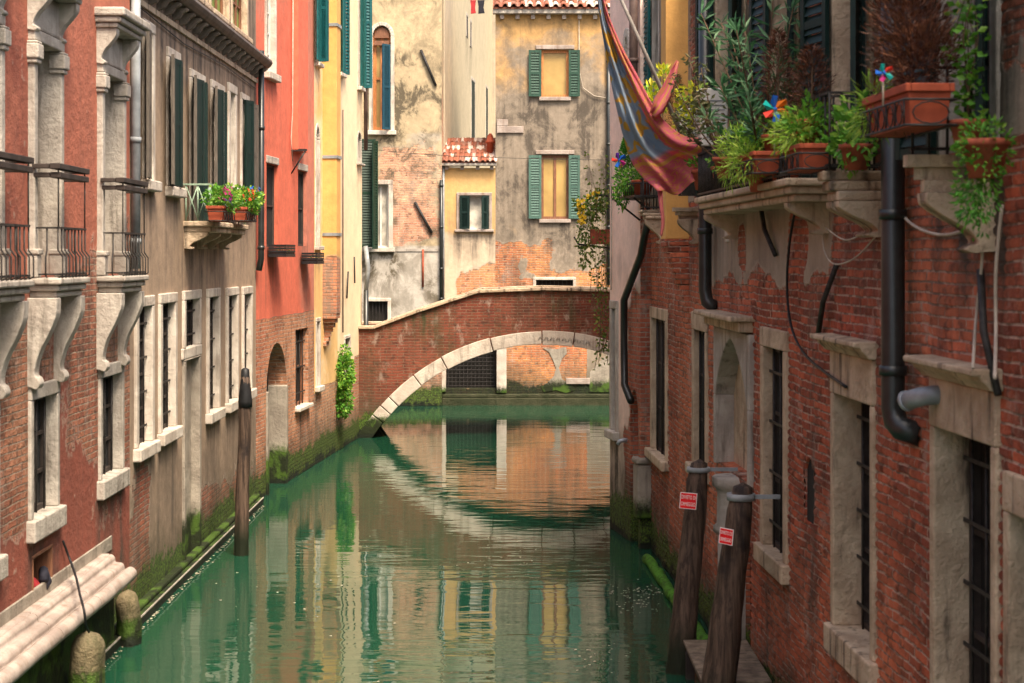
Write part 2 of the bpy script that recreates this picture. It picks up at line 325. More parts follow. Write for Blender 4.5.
# ---------------------------------------------------------------- facades: local x = to the viewer's right along the wall, local y = into the building
class Facade:
    def __init__(s, P0, P1):
        s.o = Vector(P0); d = Vector(P1)-s.o; s.L = d.length; s.d = d.normalized(); s.n = Vector((-s.d.y, s.d.x)); s.rz = math.atan2(s.d.y, s.d.x)
    def at(s, px, py, out=0.):
        a = (px-CX)/F; b = -(py-CY)/F; r = Vector((a, 1.)); o = s.o-s.n*out
        t = o.dot(s.n)/r.dot(s.n); p = r*t
        return (p-o).dot(s.d), H+b*t
    def u(s, px, out=0.): return s.at(px, 0, out)[0]
    def z(s, px, py, out=0.): return s.at(px, py, out)[1]
    def world(s, px, py, out=0.):
        u, z = s.at(px, py, out); return s.W(u, -out, z)
    def W(s, u, y, z):
        p = s.o+s.d*u+s.n*y; return Vector((p.x, p.y, z))
    def empty(s, name, label, cat='building'):
        return thing(name, label, cat, (s.o.x, s.o.y, 0), s.rz)
    def rect(s, x0, x1, yt, yb, ref=None, out=0.):
        ref = x0 if ref is None else ref
        u0, u1 = s.u(x0, out), s.u(x1, out); return u0, u1, s.z(ref, yb, out), s.z(ref, yt, out)

def arch_pts(u0, u1, zs, h, n=10, pointed=False):
    c = (u0+u1)/2; r = (u1-u0)/2
    out = []
    for i in range(n+1):
        t = pi-pi*i/n
        x = cos(t); y = sin(t)
        if pointed: y = (1-abs(x)**1.5)**.75
        out.append((c+r*x, zs+h*y))
    return out

def wall(parent, mat, u0, u1, z0, z1, holes, mask=None, cell=.16, depth=3., rev=.3, smooth=False, name='wall'):
    """wall sheet with real openings; holes: (ua,ub,za,zb,archheight)"""
    us = {round(u0, 4), round(u1, 4)}; zs = {round(z0, 4), round(z1, 4)}
    hs = []
    for h in holes:
        h = list(h)+[0]*(5-len(h)); h[0] = max(h[0], u0+.001); h[1] = min(h[1], u1-.001); h[2] = max(h[2], z0); h[3] = min(h[3], z1)
        if h[1]-h[0] < .01: continue
        hs.append(h); us |= {round(h[0], 4), round(h[1], 4)}; zs |= {round(h[2], 4), round(h[3], 4)}
    def fill(st):
        a = sorted(st); b = [a[0]]
        for p in a[1:]:
            if p-b[-1] < 1e-3: continue
            k = int((p-b[-1])//cell)
            for i in range(1, k+1): b.append(b[-1]+(p-b[-1])/(k+1-i+1)) if False else None
            q0 = b[-1]
            for i in range(1, k+1): b.append(q0+(p-q0)*i/(k+1))
            b.append(p)
        return b
    us = fill(us); zs = fill(zs); mb = MB(); idx = {}
    def V(u, y, z):
        k = (round(u, 4), round(y, 4), round(z, 4))
        if k not in idx: idx[k] = len(mb.v); mb.v.append((u, y, z))
        return idx[k]
    def face(ps): mb.f.append([V(*p) for p in ps]); mb.sm.append(False)
    for i in range(len(us)-1):
        for j in range(len(zs)-1):
            a, b, c, d = us[i], us[i+1], zs[j], zs[j+1]; mu, mz = (a+b)/2, (c+d)/2
            if any(h[0] < mu < h[1] and h[2] < mz < h[3] for h in hs): continue
            face([(a, 0, c), (b, 0, c), (b, 0, d), (a, 0, d)])
    for h in hs:
        a, b, c, d, ah = h[:5]; r = rev; pt = len(h) > 5
        dd = d-ah
        face([(a, 0, c), (a, r, c), (a, r, dd), (a, 0, dd)]); face([(b, 0, c), (b, 0, dd), (b, r, dd), (b, r, c)])
        face([(a, 0, c), (b, 0, c), (b, r, c), (a, r, c)])
        if not ah: face([(a, 0, d), (a, r, d), (b, r, d), (b, 0, d)])
        else:
            ap = arch_pts(a, b, dd, ah, 12, pt)
            for i in range(12):
                p, q = ap[i], ap[i+1]
                face([(p[0], 0, p[1]), (p[0], r, p[1]), (q[0], r, q[1]), (q[0], 0, q[1])])
                face([(p[0], 0, p[1]), (q[0], 0, q[1]), (q[0], 0, d), (p[0], 0, d)])
    face([(u0, 0, z0), (u0, 0, z1), (u0, depth, z1), (u0, depth, z0)]); face([(u1, 0, z0), (u1, depth, z0), (u1, depth, z1), (u1, 0, z1)])
    face([(u0, 0, z1), (u1, 0, z1), (u1, depth, z1), (u0, depth, z1)]); face([(u0, depth, z0), (u0, depth, z1), (u1, depth, z1), (u1, depth, z0)])
    if smooth: mb.sm = [True]*len(mb.sm)
    o = mb.build(name, mat, parent)
    ca = o.data.color_attributes.new('mask', 'FLOAT_COLOR', 'POINT')
    for i, v in enumerate(mb.v):
        m = mask(v[0], v[2]) if mask else (0, 0, 0)
        for h in hs:
            if h[0]-.07 < v[0] < h[1]+.07 and 0 < h[2]-v[2] < 1.3: m = (m[0], min(1, m[1]+.5*(1-(h[2]-v[2])/1.3)), m[2])
        ca.data[i].color = (m[0], m[1], m[2], 1)
    return o
def flat_mask(o, m):
    ca = o.data.color_attributes.new('mask', 'FLOAT_COLOR', 'POINT')
    for i, v in enumerate(o.data.vertices):
        mm = m(v.co.x, v.co.z) if callable(m) else m; ca.data[i].color = (*mm, 1)
    return o
def ss(a, b, x):
    if a == b: return float(x > a)
    t = max(0, min(1, (x-a)/(b-a))); return t*t*(3-2*t)
def soft(x, a, b, w=.15): return ss(a-w, a+w, x)*(1-ss(b-w, b+w, x))

def leaf_panel(mb, hu, y0, z0, z1, w, ang, sgn, th=.035, slats=True, sp=.07, frame=.06, rails=3):
    """shutter leaf hinged at (hu, y0); ang 0 = shut, 180 = folded flat on the wall; sgn=+1 leaf covers towards +u when shut"""
    st = len(mb.v)
    mb.box(0, frame, 0, th, z0, z1); mb.box(w-frame, w, 0, th, z0, z1)
    for i in range(rails):
        z = z0+(z1-z0-frame)*i/(rails-1); mb.box(frame, w-frame, .003, th-.003, z, z+frame)
    n = int((z1-z0)/sp)
    if slats:
        for i in range(n):
            z = z0+(i+.5)*(z1-z0)/n
            mb.add([(frame, 0.004, z-sp*.55), (w-frame, .004, z-sp*.55), (w-frame, th-.004, z+sp*.45), (frame, th-.004, z+sp*.45),
                    (frame, .012, z-sp*.6), (w-frame, .012, z-sp*.6), (w-frame, th+.004-.008, z+sp*.38), (frame, th+.004-.008, z+sp*.38)],
                   [(0, 1, 2, 3), (4, 7, 6, 5), (0, 4, 5, 1), (2, 6, 7, 3)])
    else: mb.box(frame, w-frame, .008, th-.008, z0, z1)
    a = radians(ang)
    for i in range(st, len(mb.v)):
        x, y, z = mb.v[i]; y = y-th/2
        X = x*cos(a)-y*sin(a)*1.; Y = -x*sin(a)-y*cos(a)
        mb.v[i] = (hu+sgn*X, y0+Y, z)
    if sgn < 0:
        pass
    return mb

def window(b, f, R, fw=.12, fp=.03, rev=.22, pane='glass', frame='stone', cas='wood_br', grid=(2, 3), sill=.10, sillp=.07, lint=None,
           bars=0, name='window', shutters=(), arch=0., shut_mat='sh_dk', slats=True, cas_w=.045, label=None, hb=0, pointed=False):
    """R = outer edge of the surround (u0,u1,z0,z1). returns hole for wall()"""
    u0, u1, z0, z1 = R; lint = fw if lint is None else lint
    a, c = u0+fw, u1-fw; zt = z1-lint; zb = z0+(sill if sill else 0)
    mb = MB()
    if fw > 0:
        d = rev+.02
        ze = zt-arch
        mb.box(u0, a, -fp, d, zb, ze if arch else zt); mb.box(c, u1, -fp, d, zb, ze if arch else zt)
        if arch:
            ip = arch_pts(a, c, ze, arch, 12, pointed)
            if pointed or frame == 'stone_dk':
                op = [(u0, ze)]+[(u0, z1)]+[(u1, z1)]+[(u1, ze)]
                # spandrel block with arched underside
                for i in range(12):
                    p, q = ip[i], ip[i+1]
                    mb.prism([(p[0], p[1]), (q[0], q[1]), (q[0], z1), (p[0], z1)], -fp, d)
                mb.box(u0, a, -fp, d, ze, z1); mb.box(c, u1, -fp, d, ze, z1)
            else:
                op = arch_pts(u0, u1, ze, arch+lint, 12)
                for i in range(12):
                    p, q, r_, s_ = ip[i], ip[i+1], op[i+1], op[i]
                    mb.prism([p, q, r_, s_], -fp, d)
        else: mb.box(u0, u1, -fp-.004, d, zt, z1)
    wn = mb.build(name, M[frame], b, bevel=.012) if fw > 0 else None
    if wn is None:
        mb.box(a, c, rev-.02, rev+.05, zt-.05, zt); wn = mb.build(name, M[cas], b)
    if label: wn['label'] = label
    if sill:
        s2 = MB(); s2.box(u0-.05, u1+.05, -sillp-fp, rev+.01, z0, z0+sill); s2.build('sill', M[frame], wn, bevel=.015)
    if pane:
        p = MB()
        if arch: p.prism(arch_pts(a, c, zt-arch, arch, 12, pointed)+[(c, zb), (a, zb)], rev-.01, rev+.02)
        else: p.box(a-.01, c+.01, rev-.01, rev+.02, zb-.01, zt+.01)
        p.build('pane', M[pane], wn)
    if cas:
        q = MB(); cw = cas_w; y0, y1 = rev-min(.07, rev*.4), rev-.012
        q.box(a, a+cw, y0, y1, zb, zt-arch*.0 if not arch else zt-arch*.4); q.box(c-cw, c, y0, y1, zb, zt if not arch else zt-arch*.4)
        q.box(a+cw, c-cw, y0, y1, zb, zb+cw)
        if not arch: q.box(a+cw, c-cw, y0, y1, zt-cw, zt)
        gx, gz = grid
        for i in range(1, gx): x = a+(c-a)*i/gx; q.box(x-cw*.5, x+cw*.5, y0+.004, y1-.003, zb+cw, zt-(cw if not arch else .02))
        for i in range(1, gz): z = zb+(zt-zb)*i/gz; q.box(a+cw, c-cw, y0+.01, y1-.006, z-cw*.35, z+cw*.35)
        q.build('casement', M[cas], wn)
    if bars:
        g = MB(); yb_ = rev*.45 if rev < .2 else rev-.09
        for i in range(bars): x = a+(c-a)*(i+.5)/bars; g.tube([(x, yb_, zb), (x, yb_, zt-(0 if not arch else arch*.5))], .009, 5)
        for i in range(hb): z = zb+(zt-zb)*(i+.5)/hb; g.box(a, c, yb_-.015, yb_-.008, z-.012, z+.012)
        g.build('grille', M['iron'], wn)
    for sh in shutters:
        side, ang, ww, mt = sh[:4]; m_ = MB(); z0s, z1s = (sh[4], sh[5]) if len(sh) > 4 else (zb+.01, zt-.01)
        hu = (a+.01) if side == 'l' else (c-.01)
        leaf_panel(m_, hu, -fp-.035, z0s, z1s, ww, ang, 1 if side == 'l' else -1, slats=slats)
        m_.build('shutter', M[mt], wn)
    ins = .012 if fw > 0 else 0
    h = [u0+ins, u1-ins, z0+ins, z1-ins, (arch+lint if arch and not (pointed or frame == 'stone_dk') else 0) if fw > 0 else arch]
    return h

# ---------------------------------------------------------------- foliage
def rnd(a=1.): return random.uniform(-a, a)
def add_leaf(mb, p, d, L, W, bend=.25):
    d = Vector(d).normalized(); side = d.cross(Vector((rnd(), rnd(), rnd()))).normalized(); up = side.cross(d)
    p = Vector(p); m = p+d*L*.5+up*L*bend*.3; t = p+d*L-up*L*bend*.2
    mb.add([p, m+side*W*.5, t, m-side*W*.5], [(0, 1, 2, 3)])
def clump(mb, c, r, n, L, W, out=1., droop=0., gaps=.4, up=0.):
    c = Vector(c); r = Vector(r); k = 0; t = 0; ph = Vector((rnd(50), rnd(50), rnd(50)))
    while k < n and t < n*6:
        t += 1
        v = Vector((random.gauss(0, 1), random.gauss(0, 1), random.gauss(0, 1))).normalized(); q = random.random()**.42
        nn = mnoise.noise(Vector((v.x*r.x, v.y*r.y, v.z*r.z))*(2.2/max(r))*q+ph)
        if nn < -.12*gaps/.4+rnd(.1)-.05: continue
        q *= 1+nn*.45
        p = c+Vector((v.x*r.x, v.y*r.y, v.z*r.z))*q
        d = v*out+Vector((rnd(.6), rnd(.6), rnd(.6)-droop+up)); add_leaf(mb, p, d, L*random.uniform(.6, 1.3), W*random.uniform(.7, 1.2)); k += 1
    return mb

# ================================================================ SETTING
def px_of(f, u, z):
    p = f.o+f.d*u; return CX+F*p.x/p.y, CY-(z-H)*F/p.y
def pmask(f, fn):
    return lambda u, z: fn(*px_of(f, u, z), u, z)
def catmull(P, n=5):
    out = []
    for i in range(len(P)-1):
        p0, p1, p2, p3 = P[max(i-1, 0)], P[i], P[i+1], P[min(i+2, len(P)-1)]
        for k in range(n):
            t = k/n
            out.append(tuple(.5*((2*b)+(-a+c)*t+(2*a-5*b+4*c-d)*t*t+(-a+3*b-3*c+d)*t**3) for a, b, c, d in zip(p0, p1, p2, p3)))
    out.append(tuple(P[-1])); return out

wm = bpy.data.meshes.new('water')
wm.from_pydata([(-150, -150, 0), (150, -150, 0), (150, 250, 0), (-150, 250, 0)], [], [(0, 1, 2, 3)]); wm.materials.append(M['water'])
wo = bpy.data.objects.new('water', wm); COL.objects.link(wo); tag(wo, kind='structure')

L1 = Facade((-4.15, 3.0), (-4.15, 18.45)); L2 = Facade((-4.15, 18.45), (-4.15, 27.55))
L3 = Facade((-4.15, 27.55), (-3.76, 32.3)); L4 = Facade((-3.76, 32.3), (-3.32, 37.6))
FA = Facade((-9., 45.0), (-1.86, 45.0)); FC = Facade((-1.86, 45.3), (9., 45.3))
R1 = Facade((1.8725, 23.5), (2.75, 4.)); R2 = Facade((1.44, 25.), (1.745, 23.1))

def bracket(p, h, w, u):
    """scrolled stone console under a slab whose underside is z=0 of the outline"""
    P = [(-p, 0), (-p*1.0, -.10*h), (-p*.96, -.22*h), (-p*.72, -.42*h), (-p*.42, -.62*h), (-p*.26, -.80*h), (-p*.25, -.90*h),
         (-p*.36, -.93*h), (-p*.42, -1.0*h), (-p*.30, -1.06*h), (-p*.12, -1.04*h)]
    return catmull(P, 4)+[(0.02, -1.03*h), (.02, 0)]
def brackets(name, b, mat, us, zt, p, h, w, parent=None):
    for u in us:
        mb = MB(); pr = [(y, z+zt) for y, z in bracket(p, h, w, u)]
        mb.prism(pr, u, u+w, 'x'); mb.build(name, mat, b, bevel=.012)
def slab(mb, ua, ub, zt, p, th, steps=3):
    for i in range(steps):
        q = p*(1-.10*i); e = .04*i; t = th/steps
        mb.box(ua+e, ub-e, -q, .03, zt-t*(i+1)+(0 if i == steps-1 else -.0), zt-t*i-.0015)
def railing(mb, ua, ub, zt, p, h, sp=.1, r=.008, belly=.0, left=True, right=True):
    def post(x, y, nx, ny):
        if belly: mb.tube([(x, y, zt), (x-nx*belly, y-ny*belly, zt+.02), (x-nx*belly, y-ny*belly, zt+h*.42), (x, y, zt+h*.55), (x, y, zt+h)], r, 5)
        else: mb.tube([(x, y, zt), (x, y, zt+h)], r, 5)
    n = max(2, int((ub-ua)/sp))
    for i in range(n+1): post(ua+(ub-ua)*i/n, -p, 0, 1)
    m = max(1, int(p/sp))
    for i in range(m):
        y = -p*(i+.3)/m*.95
        if left: post(ua, y, 1, 0)
        if right: post(ub, y, -1, 0)
    for z in (zt+.03, zt+h):
        mb.box(ua-.01, ub+.01, -p-.012, -p+.012, z-.008, z+.01)
        if left: mb.box(ua-.013, ua+.011, -p+.013, -.0, z-.007, z+.009)
        if right: mb.box(ub-.011, ub+.013, -p+.013, -.0, z-.007, z+.009)

# ---------------------------------------------------------------- salmon building (left, nearest)
b = L1.empty('salmon_house', 'salmon plastered house with brick showing through and stone balconies, nearest on the left bank')
H1 = []
def yspan(f, x0, x1, yt, yb, ref=None): return f.rect(x0, x1, yt, yb, ref)
def l1_mask(px, py, u, z):
    R = .12
    R += .75*soft(px, 86, 104, 8)*ss(225, 290, py)*(1-ss(430, 480, py))
    R += .5*soft(px, -60, 34, 10)*ss(300, 360, py)*(1-ss(520, 560, py))
    R += .62*soft(px, 118, 130, 4)*ss(190, 230, py)*(1-ss(430, 500, py))
    R += .36*ss(310, 350, py)*(1-ss(430, 470, py))
    R += .22*ss(430, 500, py)
    R += .5*soft(px, 74, 86, 4)*soft(py, 270, 400, 20)-.12*ss(440, 480, py)
    G = .30+.3*soft(py, 300, 380, 30)+.35*(1-ss(.7, 1.1, z))
    B = .1+.35*(px < 32)+.95*ss(300, 380, py)
    return R-1.1*(1-ss(1.1, 1.22, z)), G, B
doors = []
for (x0, x1, yt) in ((28, 58, 28), (97, 121, 62)):
    u0, u1 = L1.u(x0), L1.u(x1); zt = L1.z(x0, yt); zs = L1.z(x0, 278 if x0 < 50 else 276)
    H1.append(window(b, L1, (u0, u1, zs, zt), fw=.10, fp=.06, rev=.30, pane='stone_gr', frame='stone_gr', cas=None, sill=0, lint=.10, name='balcony_door'))
    doors.append((u0, u1, zs, zt))
# a further bay nearer the camera, mostly out of frame
dL = doors[1][0]-doors[0][0]
u0 = doors[0][0]-1.75; doors.insert(0, (u0, u0+.9, doors[0][2], doors[0][3]))
H1.append(window(b, L1, doors[0], fw=.10, fp=.06, rev=.30, pane='stone_gr', frame='stone_gr', cas=None, sill=0, lint=.10, name='balcony_door'))
for i, (u0, u1, zs, zt) in enumerate(doors):
    # moulded caps on the jambs and bases
    for uu in (u0-.01, u1-.11):
        mb = MB()
        mb.box(uu-.015, uu+.135, -.085, .05, zt-.30, zt-.26); mb.box(uu-.03, uu+.15, -.10, .05, zt-.259, zt-.13); mb.box(uu-.015, uu+.135, -.09, .05, zt-.129, zt-.105)
        mb.build('jamb_moulding', M['stone_gr'], b, bevel=.012); mb = MB()
        mb.box(uu-.02, uu+.14, -.10, .05, zs+.20, zs+.25); mb.box(uu-.01, uu+.13, -.085, .05, zs+.002, zs+.199)
        mb.build('jamb_moulding', M['stone_gr'], b, bevel=.012)
    # hood on scrolled consoles over the door
    hz = zt+.34
    mb = MB(); mb.box(u0-.05, u1+.03, -.22, .02, hz, hz+.05); mb.box(u0-.08, u1+.06, -.26, .02, hz+.052, hz+.11); mb.box(u0-.11, u1+.09, -.30, .02, hz+.112, hz+.20); mb.box(u0, u1, -.045, .02, zt+.01, hz-.003)
    mb.build('door_hood', M['stone_gr'], b, bevel=.02)
    brackets('hood_bracket', b, M['stone_gr'], (u0-.02, u1-.12), hz-.002, .20, .34, .12)
    # balcony slab, consoles, railing
    p = .25; sa, sb = u0-.02, u1+.04
    bal = MB(); slab(bal, sa, sb, zs, p+.04, .17, 3); bo = bal.build('balcony', M['stone_gr'], b, bevel=.014)
    rl = MB(); railing(rl, sa+.05, sb-.05, zs, p, .43, .115, .0075, belly=.04); rl.build('railing', M['iron'], bo)
    brackets('balcony_bracket', b, M['stone_gr'], (u0-.02, u1-.15), zs-.172, p, .74, .15)
    # plank shelf held on rods above the railing
    zb = zs+.86
    t = thing('plank_shelf', ['dark plank shelf on iron rods over the cropped balcony at the left edge', 'dark plank shelf on iron rods over the middle balcony of the salmon house',
              'dark plank shelf on iron rods over the farthest balcony of the salmon house'][i], 'shelf', L1.W(sa, 0, 0), L1.rz, 'plank shelves over the balconies')
    s = MB(); ex = sb-sa
    for k, zz in enumerate((zb, zb+.075)): s.box(.02-.03*k, ex-.02+.03*k, -p-.03, -p+.06, zz, zz+.05); s.box(.02-.03*k, .07-.03*k, -p+.065, -.04, zz+.004, zz+.046); s.box(ex-.07+.03*k, ex-.02+.03*k, -p+.065, -.04, zz+.004, zz+.046)
    s.build('board', M['wood_dk'], t, bevel=.006)
    s = MB()
    for x in (.06, ex-.06): s.tube([(x, -p, zs+.43), (x, -p, zb+.12)], .007, 5)
    s.build('rod', M['iron'], t)
# lower windows
for (x0, x1, yt, yb) in ((28, 57, 386, 543), (98, 122, 366, 500), (-38, -3, 410, 600)):
    R = L1.rect(x0, x1, yt, yb)
    H1.append(window(b, L1, R, fw=.085, fp=.03, rev=.13, pane='glass', frame='stone_gr', cas='wood_dk', grid=(2, 3), sill=.19, sillp=.05, lint=.13, bars=3))
# little cellar opening with things stored in it
R = L1.rect(32, 52, 556, 612); H1.append(window(b, L1, R, fw=.03, fp=.01, rev=.3, pane='dark', frame='wood_br', cas=None, sill=0, name='cellar_hatch'))
wall(b, M['l1'], 0, L1.L, -.6, 7.6, H1, pmask(L1, l1_mask), cell=.14, rev=.36)
# moulded stone base course: three long rolls stepping out over the water
def roll_profile():
    P = [(.02, .985), (-.085, .985), (-.09, .965)]
    def arc_(cy, cz, r, a0, a1, n=9): return [(cy+r*cos(radians(a0+(a1-a0)*i/n)), cz+r*sin(radians(a0+(a1-a0)*i/n))) for i in range(n+1)]
    P += arc_(-.105, .935, .042, 75, 190); P += [(-.152, .905), (-.175, .903)]
    P += arc_(-.190, .850, .052, 85, 190); P += [(-.246, .825), (-.275, .822)]
    P += arc_(-.295, .785, .072, 75, 290); P += [(-.2, .69), (.02, .66)]
    return P[::-1]
x = -.2; RP = roll_profile()
while x < 17.1-3:
    x2 = min(17.15-3, x+random.uniform(1.2, 2.1))
    if 17.15-3-x2 < .6: x2 = 17.15-3
    mb = MB(); n = 8; j_ = (rnd(.002), rnd(.002)); vs = []; m = len(RP)
    for i in range(n+1):
        u = x+.003+(x2-x-.006)*i/n; e = 0
        for k_, (y, z) in enumerate(RP):
            q = .006*mnoise.noise(Vector((u*2.2, y*14, z*14)))
            vs.append((u, min(.02, y+j_[0]+q+e), z+j_[1]+q-(e*.5)))
    mb.add(vs, [(i*m+k_, i*m+(k_+1) % m, (i+1)*m+(k_+1) % m, (i+1)*m+k_) for i in range(n) for k_ in range(m)], False)
    mb.add(vs[:m], [list(range(m-1, -1, -1))], False); mb.add(vs[-m:], [list(range(m))], False)
    o = mb.build('base_moulding', M['stone_lt'], b)
    for p in o.data.polygons: p.use_smooth = len(p.vertices) == 4
    x = x2
mb = MB(); mb.box(0, 17.6-3, -.012, .02, .95, 1.10); mb.build('cement_band', M['stone_rs'], b, bevel=.01)
mb = MB(); mb.box(0, 17.3-3, -.10, .02, -.6, .62); o = mb.build('base_wall', M['stone_rs'], b)
# downpipe between the salmon and beige houses
def pipe(b, mat, pts, r, name='downpipe', n=10, collars=True):
    mb = MB(); mb.tube(pts, r, n)
    if collars:
        for i in range(len(pts)-1):
            a, c = Vector(pts[i]), Vector(pts[i+1]); L = (c-a).length
            for k in range(int(L/1.1)+1):
                if L < .4: continue
                q = a+(c-a)*min(.95, (k*1.1+.15)/L); d = (c-a).normalized(); mb.tube([q-d*.03, q+d*.03], r*1.18, n)
    return mb.build(name, mat, b)
b2 = L2.empty('beige_house', 'long beige plastered house with dark shutters and bracketed gutter beside the red house')
u = .03
pipe(b2, M['pipe_gr'], [(u, -.06, 7.6), (u, -.06, 3.85)], .052)
u = L2.L-.10
pipe(b2, M['pipe_dk'], [(u, -.10, 7.3), (u, -.10, 3.95), (u+.01, -.06, 3.75)], .05)
# ---------------------------------------------------------------- beige house
H2 = []
def l2_mask(px, py, u, z):
    R = .1+.52*soft(px, 128, 152, 8)*ss(440, 475, py)*(1-ss(585, 610, py))+.38*(1-ss(.5, 1.3, z))+.30*soft(px, 200, 250, 15)*ss(470, 500, py)
    R -= .5*soft(px, 150, 182, 6)*ss(480, 500, py)
    G = .34+.65*ss(5.0, 7.0, z)+.30*soft(px, 180, 215, 6)*soft(py, 245, 300, 20)+.25*(1-ss(.5, 1.6, z))
    B = .15+.5*(1-ss(1.2, 2.2, z))+.3*ss(6, 7, z)
    return R, G, B
for (x0, x1, yt, yb) in ((134, 152, 297, 462), (158, 175, 294, 446), (206, 218.5, 289, 424), (225.5, 237, 288, 413), (241.5, 251, 287, 402)):
    H2.append(window(b2, L2, L2.rect(x0, x1, yt, yb), fw=.12, fp=.035, rev=.10, frame='stone', cas='wood_dk', grid=(2, 4), sill=.14, sillp=.06, bars=3, hb=4))
# tall blocked water door with a barred transom
R = L2.rect(182, 199, 291, 546)
zl = L2.z(182, 347); zl2 = L2.z(182, 360)
H2.append(window(b2, L2, (R[0], R[1], zl2+.001, R[3]), fw=.12, fp=.035, rev=.10, frame='stone', cas='wood_dk', grid=(2, 1), sill=.14, sillp=.0, bars=3, hb=2, name='transom'))
H2.append(window(b2, L2, (R[0], R[1], -.3, zl2-.001), fw=.12, fp=.035, rev=.09, pane='stone_rs', frame='stone_rs', cas=None, sill=0, lint=.02, name='blocked_water_door'))
# upper windows with shutters
zt_, = (L2.z(160, 44),)
up = [(142, 153, 18, 190), (166, 178.5, 46, 196)]
for i, (x0, x1, yt, yb) in enumerate(up):
    R = L2.rect(x0, x1, yt, yb)
    H2.append(window(b2, L2, R, fw=.12, fp=.03, rev=.18, frame='stone', pane='glass', cas='wood_dk', sill=.12, sillp=.07,
              slats=False, shutters=(('l', 170, .42, 'sh_gy'), ('r', 8, .26, 'sh_dk'), ('l', 8, .26, 'sh_dk')) if i else (('l', 172, .36, 'sh_gy'),)))
for i, (x0, x1, yt) in enumerate(((189, 203.5, 68), (210, 223, 79))):
    R = L2.rect(x0, x1, yt, 232); R = (R[0], R[1], L2.z(x0, 226), R[3])
    H2.append(window(b2, L2, R, fw=.11, fp=.03, rev=.18, frame='stone', pane='glass', cas='wood_dk', sill=0, name='balcony_door', slats=False, shutters=(('l', 170, .42, 'sh_gy'), ('r', 8, .3, 'sh_dk'), ('l', 8, .3, 'sh_dk'))))
H2.append(window(b2, L2, L2.rect(227, 235, 82, 215), fw=.13, fp=.035, rev=.22, frame='stone', pane='glass_w', cas='wood_wh', sill=.12, sillp=.06))
H2.append(window(b2, L2, L2.rect(240, 248, 92, 212), fw=.10, fp=.03, rev=.18, frame='stone', pane='glass', cas='wood_dk', sill=.12, slats=False, shutters=(('l', 20, .25, 'sh_dk'), ('r', 172, .36, 'sh_gy'), ('r', 10, .3, 'sh_dk'))))
# gutter cornice
zc = 6.95; mb = MB()
mb.prism([(.02, zc+.22), (-.24, zc+.22), (-.26, zc+.17), (-.23, zc+.12), (-.19, zc+.08), (.02, zc+.07)], 0.0, L2.L+.12, 'x'); mb.build('gutter', M['gutter'], b2, bevel=.01)
n = 21
mb = MB()
for i in range(n):
    x = .1+(L2.L-.2)*i/(n-1)
    mb = MB(); mb.prism(catmull([(.02, zc+.069), (-.18, zc+.069), (-.19, zc+.03), (-.13, zc-.0), (-.09, zc-.06), (.02, zc-.10)], 2), x-.035, x+.035, 'x')
    mb.build('cornice_bracket', M['bracket'], b2)
mb = MB(); mb.box(0, L2.L, -.03, .02, zc-.17, zc-.105); mb.build('cornice_band', M['stone_dk'], b2)
# loggia windows above the gutter
for (x0, x1, mt) in ((186, 207, 'blind_g'), (209, 229, 'blind_g'), (231, 247, 'blind_g')):
    R = (L2.u(x0), L2.u(x1), 7.3, 8.4)
    H2.append(window(b2, L2, R, fw=.10, fp=.02, rev=.12, frame='stone_dk', pane=mt, cas='wood_br', grid=(3, 2), sill=.08, name='loggia_window'))
wall(b2, M['l2'], 0, L2.L, -.6, 8.6, H2, pmask(L2, l2_mask), cell=.15, rev=.3)
# waterline ledge in front of the salmon and beige houses
eg = MB(); eg.box(-4.008, -3.996, 3, 27.38, .088, .104); tag(eg.build('ledge_edge', M['stone_gr'], None), kind='structure')
lg = MB(); lg.box(-4.17, -4.0, 3, 27.4, -.6, .10); lg.box(-4.17, -4.06, 3, 27.4, .10, .16)
o = lg.build('waterline_ledge', M['mossy'], None, bevel=.02); tag(o, kind='structure')
# small balcony with consoles
u0, u1 = L2.u(184.), L2.u(222); zt = L2.z(184, 221); p = .36
mb = MB(); slab(mb, u0-.05, u1+.02, zt, p+.02, .14, 2); bo = mb.build('balcony', M['stone_dk'], b2, bevel=.015)
brackets('balcony_bracket', b2, M['stone_dk'], [u0+.0, u0+(u1-u0)*.32, u0+(u1-u0)*.62, u1-.15], zt-.142, p-.06, .20, .10)
mb = MB(); ua, ub = u0-.03, u1; hh = .45
for x in (ua, ub): mb.tube([(x, -p+.03, zt), (x, -p+.03, zt+hh)], .014, 6)
for y in (-p+.03, -p*.5, -.03): mb.tube([(ua, y, zt), (ua, y, zt+hh)], .011, 6)
k = 5
for i in range(k+1):
    x = ua+(ub-ua)*i/k; mb.tube([(x, -p+.03, zt), (x, -p+.03, zt+hh)], .011, 6)
    if i < k: x2 = ua+(ub-ua)*(i+1)/k; mb.tube([(x, -p+.03, zt+.03), (x2, -p+.03, zt+hh)], .009, 5); mb.tube([(x2, -p+.03, zt+.03), (x, -p+.03, zt+hh)], .009, 5)
for (ya, yb) in ((-p+.03, -p*.5), (-p*.5, -.03)):
    mb.tube([(ua, ya, zt+.03), (ua, yb, zt+hh)], .009, 5); mb.tube([(ua, yb, zt+.03), (ua, ya, zt+hh)], .009, 5)
mb.box(ua-.02, ub+.02, -p+.015, -p+.045, zt+hh, zt+hh+.025); mb.box(ua-.018, ua+.018, -p+.05, 0, zt+hh+.001, zt+hh+.024)
mb.build('railing', M['rail_g'], bo)
# cellar-level thin cable along the upper wall
mb = MB(); mb.tube([(.2, -.03, 6.75), (3, -.02, 6.66), (6, -.03, 6.72), (L2.L-.2, -.02, 6.68)], .007, 5); mb.build('wall_cable', M['iron'], b2)

